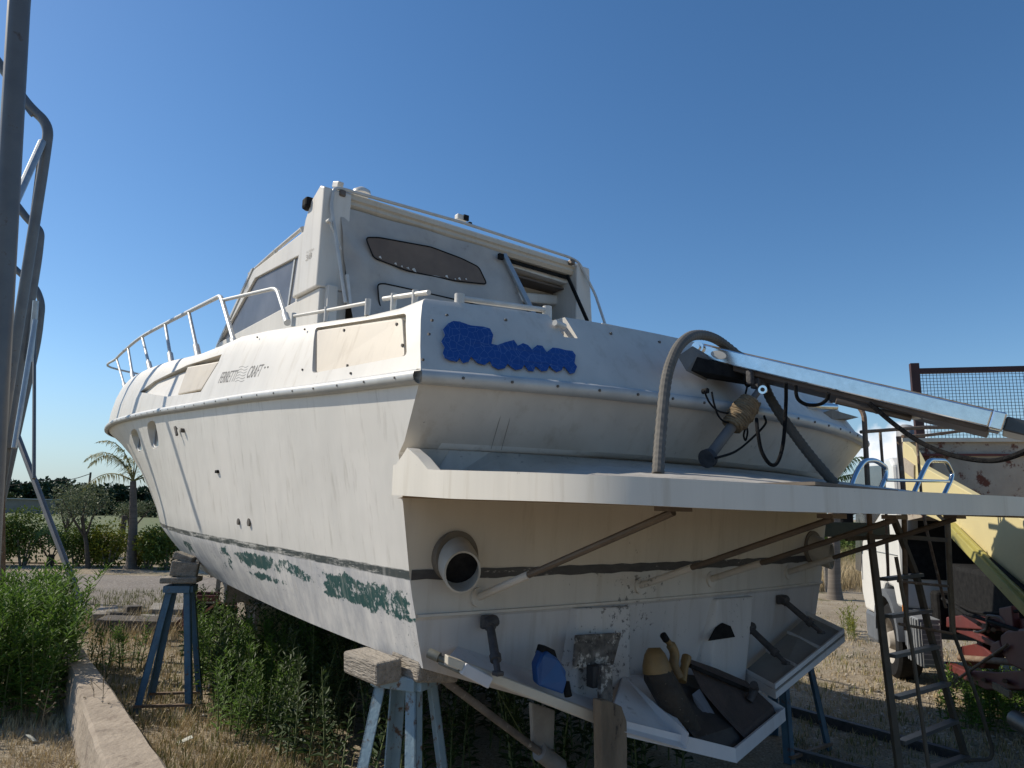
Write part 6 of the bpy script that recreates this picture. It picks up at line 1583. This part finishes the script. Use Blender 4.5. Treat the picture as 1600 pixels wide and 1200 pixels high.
# far tree line
rng = random.Random(90)
far = [(-10, 752, 26), (30, 756, 24), (62, 750, 26), (92, 748, 30), (118, 756, 24), (148, 762, 22), (176, 756, 22), (205, 764, 20), (238, 758, 24), (280, 760, 26)]
for i, (x, y, r) in enumerate(far):
    Yd = 150+((i*37) % 30); top = atY(x, y, Yd); rr_ = r*Yd/F
    e = tree(x, 0, top.z, (rr_*1.25, rr_, top.z*.42), PINE, ['far dark tree at the left frame edge', 'far dark tree left of the steel brace', 'tall far tree standing near the thin tie rod', 'tallest far dark tree right of the tie rod', 'rounded far tree above the olive crown', 'low far tree behind the palm frond tip', 'far tree under the drooping palm frond', 'small far tree left of the palm trunk', 'far tree hidden partly by the palm trunk', 'far tree peeping out below the bow'][i], 100+i, name='far_tree', n=1300, lsz=1.1, tr=.3, lean=0, lumps=9, Yd=Yd, group='far trees on the horizon')
for i, (x, y, Yd) in enumerate(((12, 772, 120), (165, 776, 100), (126, 778, 95), (222, 778, 90))):
    top = atY(x, y, Yd); tree(x, 0, top.z, (3.0, 2, top.z*.45), PINE2, ['pale green bush below the far trees at left', 'light green rounded bush in the field right of the olive', 'mid green bush behind the olive crown', 'mid green bush behind the palm trunk'][i], 120+i, name='field_bush', n=1200, lsz=.5, tr=.1, lean=0, Yd=Yd, cat='bush')
# a low mass of scrub closing the horizon all round
m_ = MB(); rng = random.Random(77)
for k in range(9000):
    an = rng.uniform(0, 6.283); r_ = rng.uniform(185, 230); h = 5.2+1.8*math.sin(an*17)+1.2*math.sin(an*41+1); z = rng.random()**.6*h
    leaf(m_, Vector((r_*math.cos(an), r_*math.sin(an), z)), Vector((rng.gauss(0, 1), rng.gauss(0, 1), rng.uniform(0, 1))), 1.6, 2.6, UP, .1)
o = m_.build('distant_woods', PINE, norm=False); tag(o, kind='stuff', label='dark strip of distant woods along the horizon', cat='woods')
# low shed in the field
p = atY(30, 790, 100); sh_ = empty('low_shed', (p.x, 100, 0)); tag(sh_, 'long low grey shed beyond the field at the left', 'shed')
w_ = MB().box((0, 0, 1.0), (9, 4, 2.0)).build('wall', mat('shed_wall', (.26, .23, .20), (.20, .18, .16), scale=2, rough=.9), sh_)
MB().box((0, -.1, 2.06), (9.4, 4.4, .12)).build('roof', mat('shed_roof', (.50, .48, .46), (.42, .40, .38), scale=2, rough=.7), sh_)
# far utility pole and wire
p = atY(139, 760, 60); e = empty('utility_pole', (p.x, 60, 0)); tag(e, 'thin distant utility pole rising above the olive tree', 'pole')
tz = atY(139, 738, 60).z; MB().tube([(0, 0, 0), (0, 0, tz)], [.12, .08], 8).build('shaft', BARK, e)
w0 = atY(75, 750, 60)-e.location; w1 = Vector((0, 0, tz-.1)); wr_ = [w0.lerp(w1, k/8)+Vector((0, 0, -.25*math.sin(math.pi*k/8))) for k in range(9)]; wr_ = [w0+(w0-w1)*3]+wr_
MB().tube(wr_, .03, 4).build('cable', DARK, e)
# right background: palm trunk and shrubbery
p = gnd(1305, 937); e = empty('palm_tree', (p.x, p.y, 0)); tag(e, 'ringed palm trunk with green crown behind the starboard quarter', 'palm tree')
yp = p.y; tz = atY(1318, 752, yp).z
MB().tube([(0, 0, 0), (0, 0, .3), (.05, 0, tz*.5), (.12, 0, tz)], [.17, .13, .12, .12], 14).build('trunk', mat('ringed_bark', (.20, .17, .14), (.09, .075, .06), scale=3, rough=.9, stretch=(.2, .2, 5)), e, smooth_=True)
m_, s_ = MB(), MB(); rng = random.Random(8)
for (dx, dz, ln, dr_) in ((-.6, .9, 1.1, 1.4), (.5, 1.0, 1.0, 1.5), (-.2, 1.3, 1.0, .9), (.9, .5, 1.0, 1.4), (-.9, .4, 1.0, 1.4), (.2, 1.2, 1.1, 1.2)): frond(m_, s_, (.12, 0, tz), (dx, rng.uniform(-.5, .5), dz), ln, dr_, rng, ll=.28)
m_.build('crown', FAN, e, norm=False); s_.build('frond_stem', FAN, e, norm=False)
p = gnd(1292, 925); o = MB().tube([(0, 0, 0), (0, 0, 1.2)], .05, 8).build('wooden_post', WOOD); o.location = p; tag(o, 'thin grey wooden post left of the ringed palm trunk', 'post')
p = gnd(1345, 880)
for i, (x, y, w, h) in enumerate(((1250, 880, 3.0, 1.5), (1330, 878, 3.2, 1.35))):
    shrub(x, y, w, h, HEDGE, ['wide green bush glimpsed between hull and palm trunk', 'wide green bush behind the truck cab'][i], 130+i, n=3800, lsz=.13, name='bush', cat='bush')
